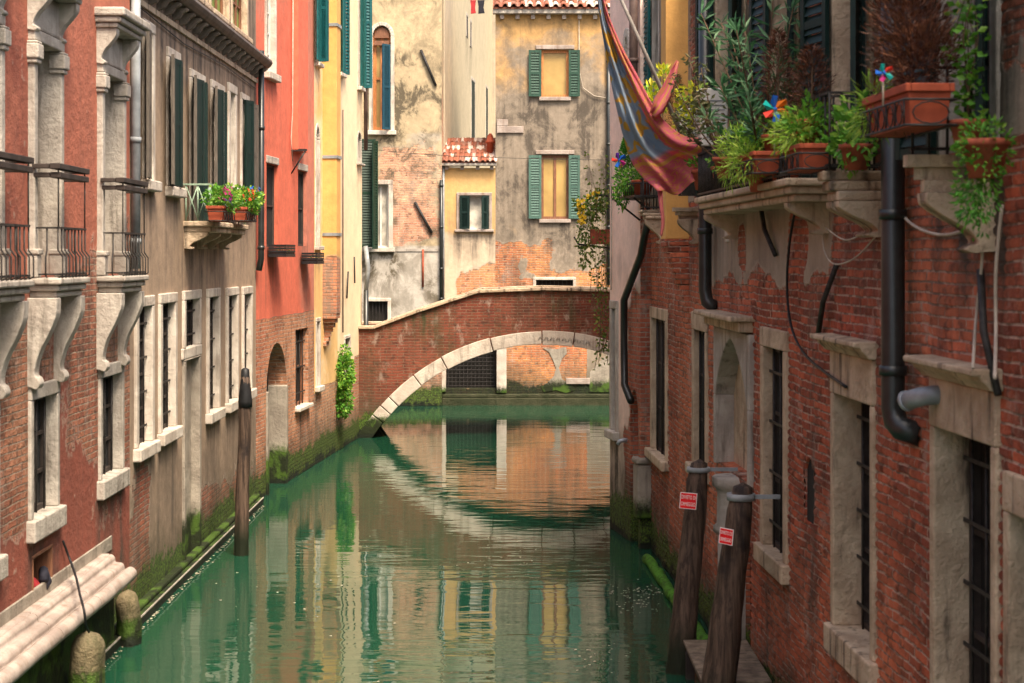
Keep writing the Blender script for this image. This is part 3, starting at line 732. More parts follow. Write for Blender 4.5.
# ---------------------------------------------------------------- red house
b3 = L3.empty('red_house', 'bright red plastered house with bare brick ground floor and an arched water door')
H3 = []
def l3_mask(px, py, u, z):
    edge = 318
    R = 1.15*ss(-.03, .03, (edge-2+.0*px)-py+0) if False else (1.35 if z < L3_edge else -.3)
    R -= .75*soft(px, 252, 272, 3)*soft(py, 322, 405, 20) if z < L3_edge else 0
    return R, .22+.2*(1-ss(.5, 1.2, z)), .15+.3*ss(60, 0, py)+.5*soft(px, 300, 318, 4)*(z > L3_edge)
L3_edge = L3.z(256, 321)
for (x0, x1, yt, yb) in ((266.5, 277.5, 163, 247), (298, 306.5, 170, 246)):
    H3.append(window(b3, L3, L3.rect(x0, x1, yt, yb), fw=0, rev=.10, pane='dark', cas='wood_dk', grid=(1, 2), sill=0, lint=0))
    R = L3.rect(x0, x1, yt, yb); mb = MB(); mb.box(R[0]-.03, R[1]+.03, -.025, .05, R[3]+.005, R[3]+.13); mb.build('lintel', M['stone_gr'], b3, bevel=.01)
H3.append(window(b3, L3, L3.rect(264.5, 275, -60, 78), fw=.09, fp=.035, rev=.10, frame='stone', pane='glass', cas='wood_wh', grid=(2, 6), sill=.12))
H3.append(window(b3, L3, L3.rect(295.5, 308, 330, 412), fw=0, rev=.16, pane='dark', cas='wood_br', grid=(2, 2), sill=.07, lint=0, bars=4, hb=3))
# arched water door with pale jamb
u0, u1 = L3.u(266.5), L3.u(286.5); zt = L3.z(266.5, 345); zj = L3.z(266.5, 392)
H3.append([u0, u1, -.3, zt, zt-zj])
for xa, xb in ((u0-.04, u0+.10), (u1-.12, u1+.02)): mb = MB(); mb.box(xa, xb, -.03, .5, -.5, zj); mb.build('door_jamb', M['stone_rs'], b3, bevel=.02)
mb = MB(); mb.box(u0+.10, u1-.12, .30, .36, -.5, zj+.3); mb.prism(arch_pts(u0+.0, u1-.0, zj, (zt-zj), 12), .40, .44); mb.build('water_door', M['dark'], b3)
# projecting pilaster on the upper red wall with a bracket stub
u0 = L3.u(291); u1 = L3.u(301); zb = L3.z(291, 150)
mb = MB(); mb.box(u0, u1, -.13, .02, zb, 9.48); o = mb.build('pilaster', M['l3'], b3); flat_mask(o, (-.3, .1, .1))
mb = MB(); mb.box(u0, u0+.05, -.28, .0, zb-.02, zb+.02); mb.tube([(u0+.02, 0, zb-.42), (u0+.02, -.26, zb-.01)], .015, 5); mb.build('iron_bracket', M['iron'], b3)
mb = MB(); mb.tube([(u0-.05, -.05, 9.4), (u0-.05, -.04, zb+.7), (u0-.22, -.05, zb+.2), (u0-.1, -.05, zb-.2)], .009, 5); mb.build('wall_cable', M['cable_w'], b3)
wall(b3, M['l3'], 0, L3.L, -.6, 9.5, H3, pmask(L3, l3_mask), cell=.12, rev=.5)
# plaster edge has real thickness: a thin red skin standing proud of the brick
# ---------------------------------------------------------------- yellow house
b4 = L4.empty('yellow_house', 'yellow plastered house with teal shutters and a projecting flue next to the bridge')
H4 = []
def l4_mask(px, py, u, z):
    e = 398-(px-314)*.95+6*mnoise.noise(Vector((u*2.5, z*2.5, 3)))
    R = 1.3 if py > e else -.25
    return R, .08+.25*(1-ss(.5, 1.2, z)), (.8 if px > 338 else .35)+.2*ss(200, 0, py)
for (x0, x1, yb, ww) in ((315, 319, 66, 0), (338, 342, 76, 1), (357.5, 361.5, 90, 2)):
    R = L4.rect(x0, x1, -50, yb)
    H4.append(window(b4, L4, R, fw=.06, fp=.02, rev=.12, frame='stone', pane='glass', cas='wood_wh', sill=.08, sillp=.08,
              shutters=((('l', 172, .34, 'sh_teal'), ('l', 95, .20, 'sh_teal')), (('l', 150, .14, 'sh_teal'), ('r', 170, .3, 'sh_teal')), (('l', 110, .14, 'sh_teal'), ('r', 120, .2, 'sh_teal')))[ww]))
R = L4.rect(315, 319.5, 122, 250); H4.append(window(b4, L4, R, fw=.07, fp=.02, rev=.14, frame='stone', pane='glass_w', cas='wood_wh', sill=.08, arch=.25))
R = L4.rect(357, 361, 130, 165); H4.append(window(b4, L4, R, fw=.05, fp=.02, rev=.1, frame='stone_gr', pane='glass', cas='wood_br', sill=.05, arch=.15))
R = L4.rect(315.5, 320, 318, 392); H4.append(window(b4, L4, R, fw=.08, fp=.02, rev=.2, frame='stone', pane='dark', cas='wood_dk', sill=.1))
R = L4.rect(344, 350, 336, 395); H4.append(window(b4, L4, R, fw=.07, fp=.02, rev=.2, frame='stone', pane='dark', cas='wood_dk', sill=0))
wall(b4, M['l4'], 0, L4.L, -.6, 10., H4, pmask(L4, l4_mask), cell=.10, rev=.25)
# chimney flue breast
uo0 = L4.u(326, 0); ua = L4.u(322.5); ub = ua+.42; zf = L4.z(333, 312)
mb = MB(); mb.box(ua, ub, -.28, .02, zf, 10.2); fl = mb.build('flue', M['flue'], b4, bevel=.01)
def fl_mask(x, z): py = 255-(z-4)*F/35.5; return ((.8 if py > 255 else -.3), (.75 if py > 262 else .12), .2)
me = fl.data
bm = bmesh.new(); bm.from_mesh(me)
for zz in [zf+.25*i for i in range(1, 26)]:
    bmesh.ops.bisect_plane(bm, geom=bm.verts[:]+bm.edges[:]+bm.faces[:], plane_co=(0, 0, zz), plane_no=(0, 0, 1))
bm.to_mesh(me); bm.free(); flat_mask(fl, fl_mask)
for y in (32, 160, 235): mb = MB(); z = L4.z(333, y); mb.box(ua-.02, ub+.02, -.30, .02, z-.03, z+.03); mb.build('flue_band', M['pipe_gr'], b4)
mb = MB()
for i in range(7):
    t = i/7; mb.box(ua+.06*i, ub-.06*i, -.27+.035*i, .02, zf-.09*(i+1), zf-.09*i-.002)
o = mb.build('flue_corbel', M['l4'], b4); flat_mask(o, (1.3, .3, 0))
mb = MB(); mb.tube([(L4.u(326), -.04, 6.9), (L4.u(327), -.04, 4.2), (L4.u(329), -.04, 3.0)], .018, 6); mb.build('conduit', M['pipe_gr'], b4)
mb = MB(); mb.tube([(L4.u(341.5), -.03, 7.0), (L4.u(341.5), -.03, 2.4)], .014, 6); mb.build('conduit', M['pipe_br'], b4)
uu = L4.L-.12
pipe(b4, M['pipe_gr'], [(uu+.02, -.10, L4.z(362, 246)), (uu-.0, -.16, L4.z(362, 268)), (uu-.04, -.12, L4.z(362, 290))], .05, collars=False)
pipe(b4, M['pipe_dk'], [(uu-.04, -.12, L4.z(362, 290)), (uu-.05, -.12, L4.z(362, 418))], .055, collars=False)
mb = MB(); mb.tube([(uu+.1, -.09, 10.), (uu+.1, -.09, L4.z(362, 150))], .045, 8); mb.build('downpipe', M['pipe_br'], b4)
# iron wall anchors
for (x, y, a) in ((345, 285, .1), (353, 270, -.12)): mb = MB(); u, z = L4.at(x, y); mb.tube([(u, -.04, z-.28), (u+a, -.05, z+.28)], .018, 5); mb.build('wall_anchor', M['iron'], b4)

# ---------------------------------------------------------------- grey worn building A beyond the bridge (left)
ba = FA.empty('worn_corner_house', 'tall house with blotched grey plaster over pink brick beyond the left end of the bridge')
HA = []
def a_mask(px, py, u, z):
    R = .14+.62*soft(py, 148, 243, 12)*ss(372, 385, px)*(1-.5*ss(405, 442, px))
    if py > 249: R = -.2
    if py > 335: R = 1.2
    return R, .40+.6*soft(py, 60, 150, 30)*(.4+.6*ss(.35, .6, mnoise.noise(Vector((u*.9, z*.9, 1)))+.5)) + .35*ss(.5, .6, mnoise.noise(Vector((u*1.5+9, z*1.5, 4)))+.4), (1.4 if py > 249 else .35*(py > 130))
R = FA.rect(369, 394.5, 22, 135); HA.append(window(ba, FA, R, fw=.10, fp=.05, rev=.16, frame='stone', pane='glass_y', cas='wood_or', grid=(2, 2), sill=.12, sillp=.08, arch=.28, cas_w=.09,
    shutters=(('r', 52, .30, 'sh_blue', FA.z(380, 130), FA.z(380, 45)),)))
# boarded lunette above the casement
mb = MB(); ua, ub = R[0]+.14, R[1]-.14; mb.prism(arch_pts(ua, ub, R[3]-.42, .27, 12), .02, .12); mb.box(ua, ub, -.03, .05, R[3]-.62, R[3]-.50)
mb.build('lunette', M['wood_br'], ba)
R = FA.rect(360, 393, 180, 252); HA.append(window(ba, FA, R, fw=.12, fp=.05, rev=.14, frame='stone', pane='glass_w', cas='wood_wh', grid=(3, 1), sill=.12, sillp=.08))
R2_ = R
mb = MB(); leaf_panel(mb, FA.u(376.5), -.30, FA.z(370, 247), FA.z(370, 140), .45, 165, 1, slats=True); mb.build('shutter', M['sh_olive'], ba)
mb = MB(); leaf_panel(mb, FA.u(378.5), -.32, FA.z(370, 249), FA.z(370, 142), .30, 110, 1, slats=True); mb.build('shutter', M['sh_olive'], ba)
R = FA.rect(364, 391, 298, 325); HA.append(window(ba, FA, R, fw=.09, fp=.03, rev=.14, frame='stone', pane='dark', cas=None, sill=.08, bars=6, name='barred_window'))
wall(ba, M['a'], 0, FA.L, -.6, 11.8, HA, pmask(FA, a_mask), cell=.2, rev=.2, depth=1.2)
for (xa, ya, xb, yb) in ((421, 50, 436, 86), (415, 202, 432, 233)):
    mb = MB(); u0, z0 = FA.at(xa, ya); u1, z1 = FA.at(xb, yb); mb.tube([(u0, -.04, z0), ((u0+u1)/2, -.06, (z0+z1)/2), (u1, -.04, z1)], .04, 6)
    mb.build('wall_anchor', M['iron'], ba)
mb = MB(); u, z = FA.at(423, 270); mb.tube([(u, -.03, z-.45), (u, -.03, z+.55)], .03, 5); mb.build('wall_anchor', M['terra_dk'], ba)
u = FA.u(441.5); pipe(ba, M['pipe_dk'], [(u, -.08, FA.z(441, 180)), (u, -.08, FA.z(441, 305))], .05)
u = FA.u(398); mb = MB(); mb.box(FA.u(365), FA.u(441), -.02, .02, FA.z(380, 251)-.01, FA.z(380, 249)+.01); mb.build('plaster_lip', M['stone_gr'], ba)

# ---------------------------------------------------------------- facade BC (low tiled wing + taller house)
bc = FC.empty('grey_house', 'grey and ochre stained house with green shutters and tiled eave beyond the bridge')
HC = []
def c_mask(px, py, u, z):
    n = 34*mnoise.noise(Vector((u*1.1, z*1.1, 7)))+14*mnoise.noise(Vector((u*4, z*4, 2)))
    R = .06+.80*ss(236, 262, py+n)*ss(446, 470, px)+.2*soft(px, 500, 570, 20)*soft(py, 228, 262, 10)
    R -= .55*soft(px, 548, 600, 8)*soft(py, 225, 272, 10)
    if py > 335: R = .95
    if py > 335 and px > 585: R = .0
    G = .5+.45*soft(py, 95, 235, 25)+.25*soft(px, 520, 590, 8)*soft(py, 98, 150, 12)+.55*ss(380, 388, py)
    B = 1.0*(1-ss(14, 40, py+n*.5))+.45*(1-ss(60, 120, py+n)) + .3*ss(190, 230, py)
    return R, G, B
xs = 495
for (x0, x1, yt, yb, mt, cm) in ((541, 569, 50, 97, 'sh_green', 'wood_or'), (541, 569, 155, 219, 'sh_mint', 'wood_br')):
    R = FC.rect(x0, x1, yt, yb); u0, u1, z0, z1 = R
    HC.append(window(bc, FC, R, fw=.0, rev=.12, frame='stone', pane='glass_y', cas=cm, grid=(1 if yt < 100 else 2, 1), sill=0, lint=0, cas_w=.07,
              shutters=(('l', 176, .34, mt), ('r', 176, .30, mt))))
    mb = MB(); mb.box(u0-.14, u1+.14, -.035, .1, z1+.02, z1+.13); mb.build('lintel', M['stone_lt'], bc, bevel=.01)
    mb = MB(); mb.box(u0-.05, u1+.05, -.08, .1, z0-.10, z0-.002); mb.build('sill', M['stone_lt'], bc, bevel=.01)
R = FC.rect(533, 576, 277, 289); HC.append(window(bc, FC, R, fw=.08, fp=.03, rev=.16, frame='stone', pane='dark', cas=None, sill=0, bars=9, name='barred_window'))
# water gate seen under the arch
R = FC.rect(446, 500, 340, 390); HC.append([R[0], R[1], .45, R[3]]); hc = R
mb = MB(); mb.box(R[0], R[1], .22, .26, .45, R[3]); gt = mb.build('water_gate', M['dark'], bc)
mb = MB()
for i in range(14): x = R[0]+(R[1]-R[0])*(i+.5)/14; mb.box(x-.012, x+.012, .17, .19, .45, R[3])
for i in range(12): z = .45+(R[3]-.45)*(i+.5)/12; mb.box(R[0], R[1], .155, .168, z-.012, z+.012)
mb.build('gate_lattice', M['iron'], gt)
for (xa, xb, yb) in ((496.5, 506.5, 393), (439, 446, 392)):
    mb = MB(); mb.box(FC.u(xa), FC.u(xb), -.10, .03, FC.z(xa, yb), FC.z(xa, 335)); mb.build('gate_pillar', M['stone'], bc, bevel=.02)
mb = MB(); mb.box(0, FC.L, -.12, .02, -.5, .20); mb.box(0, FC.L, -.08, .02, .205, .30); mb.build('footing', M['footing'], bc, bevel=.02)
def box_w(px0, px1, py0, py1, out, name, mat): m_ = MB(); m_.box(FC.u(px0), FC.u(px1), -out, .02, FC.z(px0, py1), FC.z(px0, py0)); return m_.build(name, mat, bc, bevel=.01)
box_w(497, 508, 119.5, 126, .04, 'stone_block', M['stone_lt']); box_w(497, 523.5, 126.3, 133, .05, 'stone_block', M['stone_lt'])
box_w(566, 590, 378, 384, .05, 'stone_block', M['stone_lt'])
wall(bc, M['c'], FC.u(495.5), FC.L, -.6, FC.z(540, 8), [h for h in HC if h[1] > FC.u(495.5)], pmask(FC, c_mask), cell=.12, rev=.28)
# white plaster patch like a tree shape under the arch
mb = MB(); P = [(543, 348), (549, 352), (553, 360), (556, 368), (554, 376), (547, 383), (541, 387), (544, 392), (556, 390), (566, 393), (575, 390), (571, 384), (562, 379), (559, 368), (562, 359), (567, 353), (566, 347), (556, 349)]
mb.prism([FC.at(x, y) for x, y in P], -.018, .01); mb.build('plaster_patch', M['stone_rs'], bc)
mb = MB(); P = [(609, 352), (590, 372), (589, 392), (620, 392), (620, 352)]
mb.prism([FC.at(x, y) for x, y in P], -.022, .01); mb.build('plaster_patch', M['stone_rs'], bc)
# eave, dentils, tiles
z_e = FC.z(540, 13)
mb = MB(); mb.box(FC.u(493), FC.L, -.22, .02, z_e-.04, z_e+.10); mb.build('eave', M['stone_gr'], bc, bevel=.01)
mb = MB(); x = 500
while x < 640: mb.box(FC.u(x), FC.u(x+4), -.12, .02, z_e-.17, z_e-.045); x += 15.5
mb.build('dentil', M['stone_lt'], bc)
def tiles(name, u0, u1, y0, z0, run, slope, parent, cols, seed=1):
    random.seed(seed); mb = MB(); n = cols; wd = (u1-u0)/n; L = .36; rows = int(run/L)
    for i in range(n):
        for j in range(rows):
            cx = u0+(i+.5)*wd+rnd(.012); ya = y0+j*L*cos(slope)+rnd(.012); za = z0+j*L*sin(slope)+rnd(.006); dy = (L+.06)*cos(slope); dz = (L+.06)*sin(slope)
            vs = []; r = wd*.36
            for (yy, zz, rr) in ((ya, za, r*1.08), (ya+dy, za+dz-.02, r*.85)):
                for k in range(7):
                    t = pi*k/6; vs.append((cx+rr*cos(t), yy, zz+rr*sin(t)*1.0))
                for k in range(7):
                    t = pi*(6-k)/6; vs.append((cx+(rr-.016)*cos(t), yy, zz+(rr-.016)*sin(t)))
            fs = [(k, k+1, k+15, k+14) for k in range(13)]+[(13, 0, 14, 27)]+[list(range(13, -1, -1)), list(range(14, 28))]
            mb.add(vs, fs, False)
            # channel tile between
            vs = []; cx2 = cx+wd*.5
            for (yy, zz) in ((ya-.02, za-.005), (ya-.02+dy, za-.005+dz)):
                for k in range(5):
                    t = pi+pi*k/4; vs.append((cx2+r*.9*cos(t), yy, zz+.05+r*.7*sin(t)))
            mb.add(vs, [(k, k+1, k+6, k+5) for k in range(4)], False)
    mb.prism([(y0+.05, z0-.05), (y0+run*cos(slope), z0+run*sin(slope)-.05), (y0+run*cos(slope), z0+run*sin(slope)-.02), (y0+.05, z0-.02)], u0, u1, 'x')
    return mb.build(name, M['tile'], parent)
tiles('roof', FC.u(493), FC.u(700), -.30, z_e+.13, 3.4, radians(24), bc, 25, 3)
mb = MB(); mb.tube([(FC.u(579), -.05, FC.z(579, 5)), (FC.u(579), -.05, FC.z(579, 70)), (FC.u(583), -.05, FC.z(583, 88)), (FC.u(594), -.05, FC.z(594, 96)), (FC.u(606), -.05, FC.z(604, 98))], .012, 6); mb.build('wall_cable', M['cable_w'], bc)
u = FC.u(608.5); pipe(bc, M['pipe_dk'], [(u, -.08, z_e-.05), (u, -.08, FC.z(608, 285))], .06)

bl = FC.empty('low_tiled_house', 'low ochre wing with a small tiled roof and one green shuttered window beyond the bridge')
HL = [h for h in HC if h[1] <= FC.u(501)]
R = FC.rect(456.5, 492, 192.5, 232)
HL.append(window(bl, FC, R, fw=.08, fp=.04, rev=.14, frame='stone_lt', pane='glass_w', cas='wood_wh', grid=(1, 1), sill=.07, sillp=.06,
          shutters=(('l', 12, .27, 'sh_dk'), ('r', 12, .19, 'sh_dk'))))
def bl_mask(px, py, u, z):
    n = 10*mnoise.noise(Vector((u*1.3, z*1.3, 17)))
    R = -.1+.85*ss(255, 275, py+n)*ss(450, 462, px)
    if py > 335: R = .95
    return R, .2+.3*soft(py, 200, 262, 20)+.5*ss(380, 388, py), .1+1.0*ss(220, 250, py+n)
wall(bl, M['bb'], 0.001, FC.u(495.5)-.002, -.6, FC.z(470, 168), HL, pmask(FC, bl_mask), cell=.12, rev=.28, depth=2.6)
zz = FC.z(470, 166)
mb = MB(); mb.box(FC.u(441), FC.u(496.5), -.20, .02, zz, zz+.07); mb.build('eave', M['stone_gr'], bl, bevel=.01)
mb = MB()
for x in (445, 460.5, 476, 490): mb.box(FC.u(x), FC.u(x+3.5), -.10, .02, zz-.10, zz-.003)
mb.build('dentil', M['stone_lt'], bl)
tiles('roof', FC.u(441.5), FC.u(496), -.24, zz+.10, 2.2, radians(20), bl, 10, 5)
u, z = FC.at(490, 146)
mb = MB(); mb.lathe((u, .5, z-.25), [(.09, 0), (.09, .35), (.13, .36), (.13, .42), (.09, .43), (.08, .55), (.03, .62)], 12); mb.build('chimney_pot', M['terra'], bl)
u = FC.u(443.5); mb = MB(); mb.tube([(u, -.06, zz), (u, -.06, FC.z(443, 300))], .03, 8); mb.build('downpipe', M['pipe_gr'], bl)
# ---------------------------------------------------------------- cream alley house receding behind the low roof
FD = Facade((-1.83, 46.3), (-.72, 62.)); bd = FD.empty('cream_alley_house', 'cream house wall with tall narrow windows down the alley above the low tiled roof')
HD = []
for (x0, x1, yt, yb, mt) in ((471, 475, 76, 142, 'sh_dk'), (485.5, 488, 84, 142, 'sh_dk'), (466, 468, 12, 36, 'dark'), (469.8, 471.5, 18, 46, 'dark')):
    R = FD.rect(x0, x1, yt, yb)
    HD.append(window(bd, FD, R, fw=.1, fp=.012, rev=.004, frame='stone', pane=mt, cas=None, sill=0))
wall(bd, M['d'], 0, FD.L, -.6, 14, HD, lambda u, z: (-.5, .12, .2+.4*(u < 2.2)), cell=.5, rev=.2, depth=2)
FE = Facade((-1.6, 62.5), (2.5, 62.5)); be = FE.empty('alley_end_house', 'sliver of a dark cream house closing the far end of the alley')
R = (1.05, 1.5, 7, 9); he = [window(be, FE, R, fw=.1, pane='glass', cas='wood_dk', frame='stone')]
wall(be, M['d'], 0, FE.L, -.6, 14, he, lambda u, z: (-.4, .3, .6), cell=.6, depth=2)

# ================================================================ BRIDGE
YB = 37.2
def bx_(px): return (px-CX)*YB/F
def bz_(py): return H-(py-CY)*YB/F
br = thing('brick_bridge', 'old humped brick footbridge with a pale stone arch crossing the canal', 'bridge', (0, YB, 0))
k = YB/F; ax = bx_(545); Ro = 219*k; cz = bz_(331)-Ro; Ri = Ro-13.5*k
def arc(R, n, a0, a1): return [(ax+R*sin(a0+(a1-a0)*i/n), cz+R*cos(a0+(a1-a0)*i/n)) for i in range(n+1)]
# angle where the arch meets the water
aw = math.acos(max(-1, (-.3-cz)/Ro))
topL = [(bx_(340), bz_(329)), (bx_(374), bz_(329)), (bx_(420), bz_(312)), (bx_(479), bz_(293)), (bx_(545), bz_(290.5)), (bx_(611), bz_(292)), (bx_(668), bz_(306)), (bx_(716), bz_(329)), (bx_(760), bz_(329))]
def topz(x):
    for (a, b_) in zip(topL, topL[1:]):
        if a[0] <= x <= b_[0]: return a[1]+(b_[1]-a[1])*(x-a[0])/(b_[0]-a[0])
    return topL[0][1]
def spandrel(y0, y1, name):
    mb = MB(); xs = [topL[0][0]+(topL[-1][0]-topL[0][0])*i/110 for i in range(111)]
    for (a, c) in zip(xs, xs[1:]):
        def lo(x):
            d = abs(x-ax)
            if d < (Ri+.03): return max(-.6, cz+sqrt((Ri+.03)**2-d*d))
            return -.6
        la, lc = lo(a), lo(c)
        ta, tc = topz(a), topz(c); n = 8
        for y, flip in ((y0, 0), (y1, 1)):
            for j in range(n):
                q = [(a, y, la+(ta-la)*j/n), (c, y, lc+(tc-lc)*j/n), (c, y, lc+(tc-lc)*(j+1)/n), (a, y, la+(ta-la)*(j+1)/n)]
                mb.add(q if not flip else q[::-1], [(0, 1, 2, 3)])
        mb.add([(a, y0, la), (a, y1, la), (c, y1, lc), (c, y0, lc)], [(0, 1, 2, 3)])
        mb.add([(a, y0, ta), (c, y0, tc), (c, y1, tc), (a, y1, ta)], [(0, 1, 2, 3)])
    o = mb.build(name, M['bridge'], br)
    def bm_(x, z):
        n = mnoise.noise(Vector((x*.9, z*.9, 2))); px = CX+x/k; py = CY-(z-H)/k
        G = .30+.75*ss(312, 288, py-14*n+8)*ss(440, 500, px)+.5*ss(.15, .45, n)+.6*soft(px, 380, 440, 20)*soft(py, 300, 330, 12)+.45*soft(px, 362, 385, 8)*ss(330, 420, py)
        return 1.4, min(1, G), 0
    flat_mask(o, bm_); return o
spandrel(0, 2.5, 'brick_body')
# voussoirs of the ring (front and back)
def ring(y0, y1):
    mb = MB(); a = -aw; random.seed(5)
    while a < aw:
        da = random.choice((.055, .15, .2, .24)); b2_ = min(aw, a+da); n = max(2, int((b2_-a)/.03)); g = .0025; dy = rnd(.006)
        q1_, q2_ = rnd(.008), rnd(.012); P = arc(Ro+q1_, n, a+g, b2_-g)+arc(Ri+q2_, n, b2_-g, a+g)
        mb.prism(P[::-1], y0+dy, y1); a = b2_
    return mb.build('arch_ring', M['stone'], br, bevel=.012)
ring(-.05, .22); ring(2.3, 2.55)
# worn carved ornament at the crown
mb = MB()
for i in range(9):
    a = (-.02+.028*i)+.0; r = Ro-7.5*k; x, z = ax+r*sin(a), cz+r*cos(a)
    mb.tube([(x-.05, -.055, z-.03), (x-.02, -.075, z+.05), (x+.03, -.06, z+.02), (x+.02, -.06, z-.05), (x+.055, -.055, z-.03)], .008, 5)
mb.build('carved_ornament', M['stone_gr'], br)
# coping on both parapets, and the stepped deck between them
for (y0, y1) in ((-.07, .30), (2.2, 2.57)):
    mb = MB()
    for (p, q) in zip(topL, topL[1:]):
        n = max(1, int((q[0]-p[0])/.9))
        for i in range(n):
            a = (p[0]+(q[0]-p[0])*i/n, p[1]+(q[1]-p[1])*i/n); c = (p[0]+(q[0]-p[0])*(i+1)/n-.006, p[1]+(q[1]-p[1])*(i+1)/n)
            mb.prism([(a[0], a[1]+.003), (c[0], c[1]+.003), (c[0], c[1]+.07), (a[0], a[1]+.07)], y0, y1)
    mb.build('coping', M['stone_dk'], br, bevel=.012)
# paved banks at the two ends of the bridge
for nm, x0, x1 in (('quay_paving', -14, -3.6), ('quay_paving', 4.9, 14)):
    mb = MB(); mb.box(x0, x1, 37.9, 41, -.8, 1.2); mb.box(x0, x1, 37.88, 38.1, 1.202, 1.30); o = mb.build(nm, M['stone_rs'], None, bevel=.02); tag(o, kind='structure')

# ================================================================ RIGHT BANK
b5 = R1.empty('brick_house', 'long dark red brick house with stone framed windows filling the right bank')
H5 = []
def r1_mask(px, py, u, z):
    n = mnoise.noise(Vector((u*1.1, z*1.1, 33)))
    R = 1.25
    R -= 1.7*soft(px, 700, 835, 14)*(1-ss(225, 330, py+40*n))*ss(-.7, .1, n+.12)
    if z > 4.6: R = .62+.5*n
    R -= .55*soft(px, 655, 690, 5)*ss(380, 300, py)
    G = .10+.35*ss(4.2, 5, z)+.35*ss(.1, .45, n)+.4*soft(px, 885, 1024, 30)*ss(3.2, 4.2, z)+.35*(1-ss(.3, .9, z))
    return R, min(1, G), .4+.5*n
W5 = dict(frame='stone_dk', cas='wood_dk', rev=.25)
H5.append(window(b5, R1, R1.rect(652, 668.5, 306, 456), fw=.15, fp=.03, sill=.12, bars=3, pane='dark', **{**W5, 'rev': .06}))
H5.append(window(b5, R1, R1.rect(694, 709, 311, 472), fw=.13, fp=.03, sill=.12, pane='dark', bars=3, lint=.2, **{**W5, 'rev': .06}))
# pointed niche with entablature and stone pilaster below
R = R1.rect(718, 754, 326, 462)
H5.append(window(b5, R1, R, fw=.10, fp=.05, sill=0, pane='stone_dk', frame='stone_gr', cas=None, rev=.16, arch=.62, pointed=True, lint=.08, name='pointed_niche'))
mb = MB(); mb.box(R[0]-.14, R[1]+.02, -.24, .02, R[3]+.12, R[3]+.17); mb.box(R[0]-.05, R[1]-.04, -.14, .02, R[3]+.02, R[3]+.118); mb.build('niche_cornice', M['stone_dk'], b5, bevel=.015)
uc = R1.u(736); mb = MB(); zb_ = R[2]; mb.lathe((uc, .0, zb_-.56), [(.20, 0), (.225, .02), (.225, .06), (.19, .09), (.185, .40), (.20, .43), (.235, .46), (.235, .54), (.22, .555)], 20)
mb.build('niche_base', M['stone_gr'], b5)
mb = MB(); mb.lathe((uc, .0, -.3), [(.18, 0), (.18, zb_-.27)], 20); mb.build('pilaster', M['stone_gr'], b5)
u0, u1 = R1.u(739), R1.u(751)
H5.append([u0, u1, -.2, R1.z(736, 500)])
mb = MB(); mb.box(u0, u1, .22, .26, .35, R1.z(736, 500)+.02); mb.build('water_door', M['wood_br'], b5)
H5.append(window(b5, R1, R1.rect(763, 789, 326, 560), fw=.13, fp=.03, sill=.16, sillp=.05, lint=.17, bars=3, hb=4, pane='dark', **{**W5, 'rev': .10}))
R = R1.rect(805.5, 815, 455, 520)
H5.append([R[0], R[1], R[2], R[3], .22]); mb = MB(); mb.box(R[0], R[1], .012, .05, R[2], R[3]); mb.build('slit_vent', M['dark'], b5)
for (x0, x1, yt, yb, cx, ly) in ((834, 877, 350, 650, 816, 392), (934, 1001, 376, 765, 916, 425), (1008, 1100, 470, 860, None, 510)):
    R = R1.rect(x0, x1, yt, yb)
    H5.append(window(b5, R1, R, fw=.09, fp=.03, sill=.20, sillp=.04, lint=R[3]-R1.z(x0, ly), bars=4, hb=5, pane='dark', **W5))
    if cx:
        mb = MB(); ue = R[1]+.03; us = R[0]-.06; z = R[3]
        mb.prism([(.02, z+.003), (-.06, z+.003), (-.08, z+.03), (-.11, z+.055), (-.12, z+.08), (-.17, z+.085), (-.17, z+.12), (.02, z+.125)], us, ue, 'x')
        mb.build('window_cornice', M['stone_dk'], b5, bevel=.01)
# tall doors behind the balconies
ZB = 4.56
for (x0, x1, mt) in ((716, 747, 'stone_dk'), (832, 874, 'stone_dk'), (938, 1002, 'stone_gr')):
    u0, u1 = R1.u(x0), R1.u(x1)
    H5.append(window(b5, R1, (u0, u1, ZB, 7.0), fw=.12, fp=.03, rev=.25, sill=0, frame=mt, cas='sh_dk', grid=(2, 4), pane='dark', name='balcony_door',
              shutters=(('l', 168, .44, 'sh_dk'), ('r', 160, .42, 'sh_dk'))))
u0, u1 = R1.u(772), R1.u(800)
H5.append(window(b5, R1, (u0, u1, ZB+.3, 7.0), fw=.1, fp=.03, rev=.2, sill=.1, frame='stone_dk', cas='sh_dk', grid=(2, 4), pane='dark', shutters=(('l', 170, .40, 'sh_dk'), ('r', 168, .4, 'sh_dk'))))
u0, u1 = R1.u(652.5), R1.u(660)
H5.append(window(b5, R1, (u0, u1, 5.45, 7.6), fw=.08, fp=.02, rev=.15, sill=.08, frame='stone_gr', cas='sh_dk', grid=(1, 2), pane='dark', shutters=(('l', 172, .40, 'sh_teal'),)))
wall(b5, M['r1'], 0, R1.L, -.6, 7.7, H5, pmask(R1, r1_mask), cell=.022, rev=.3, smooth=True)
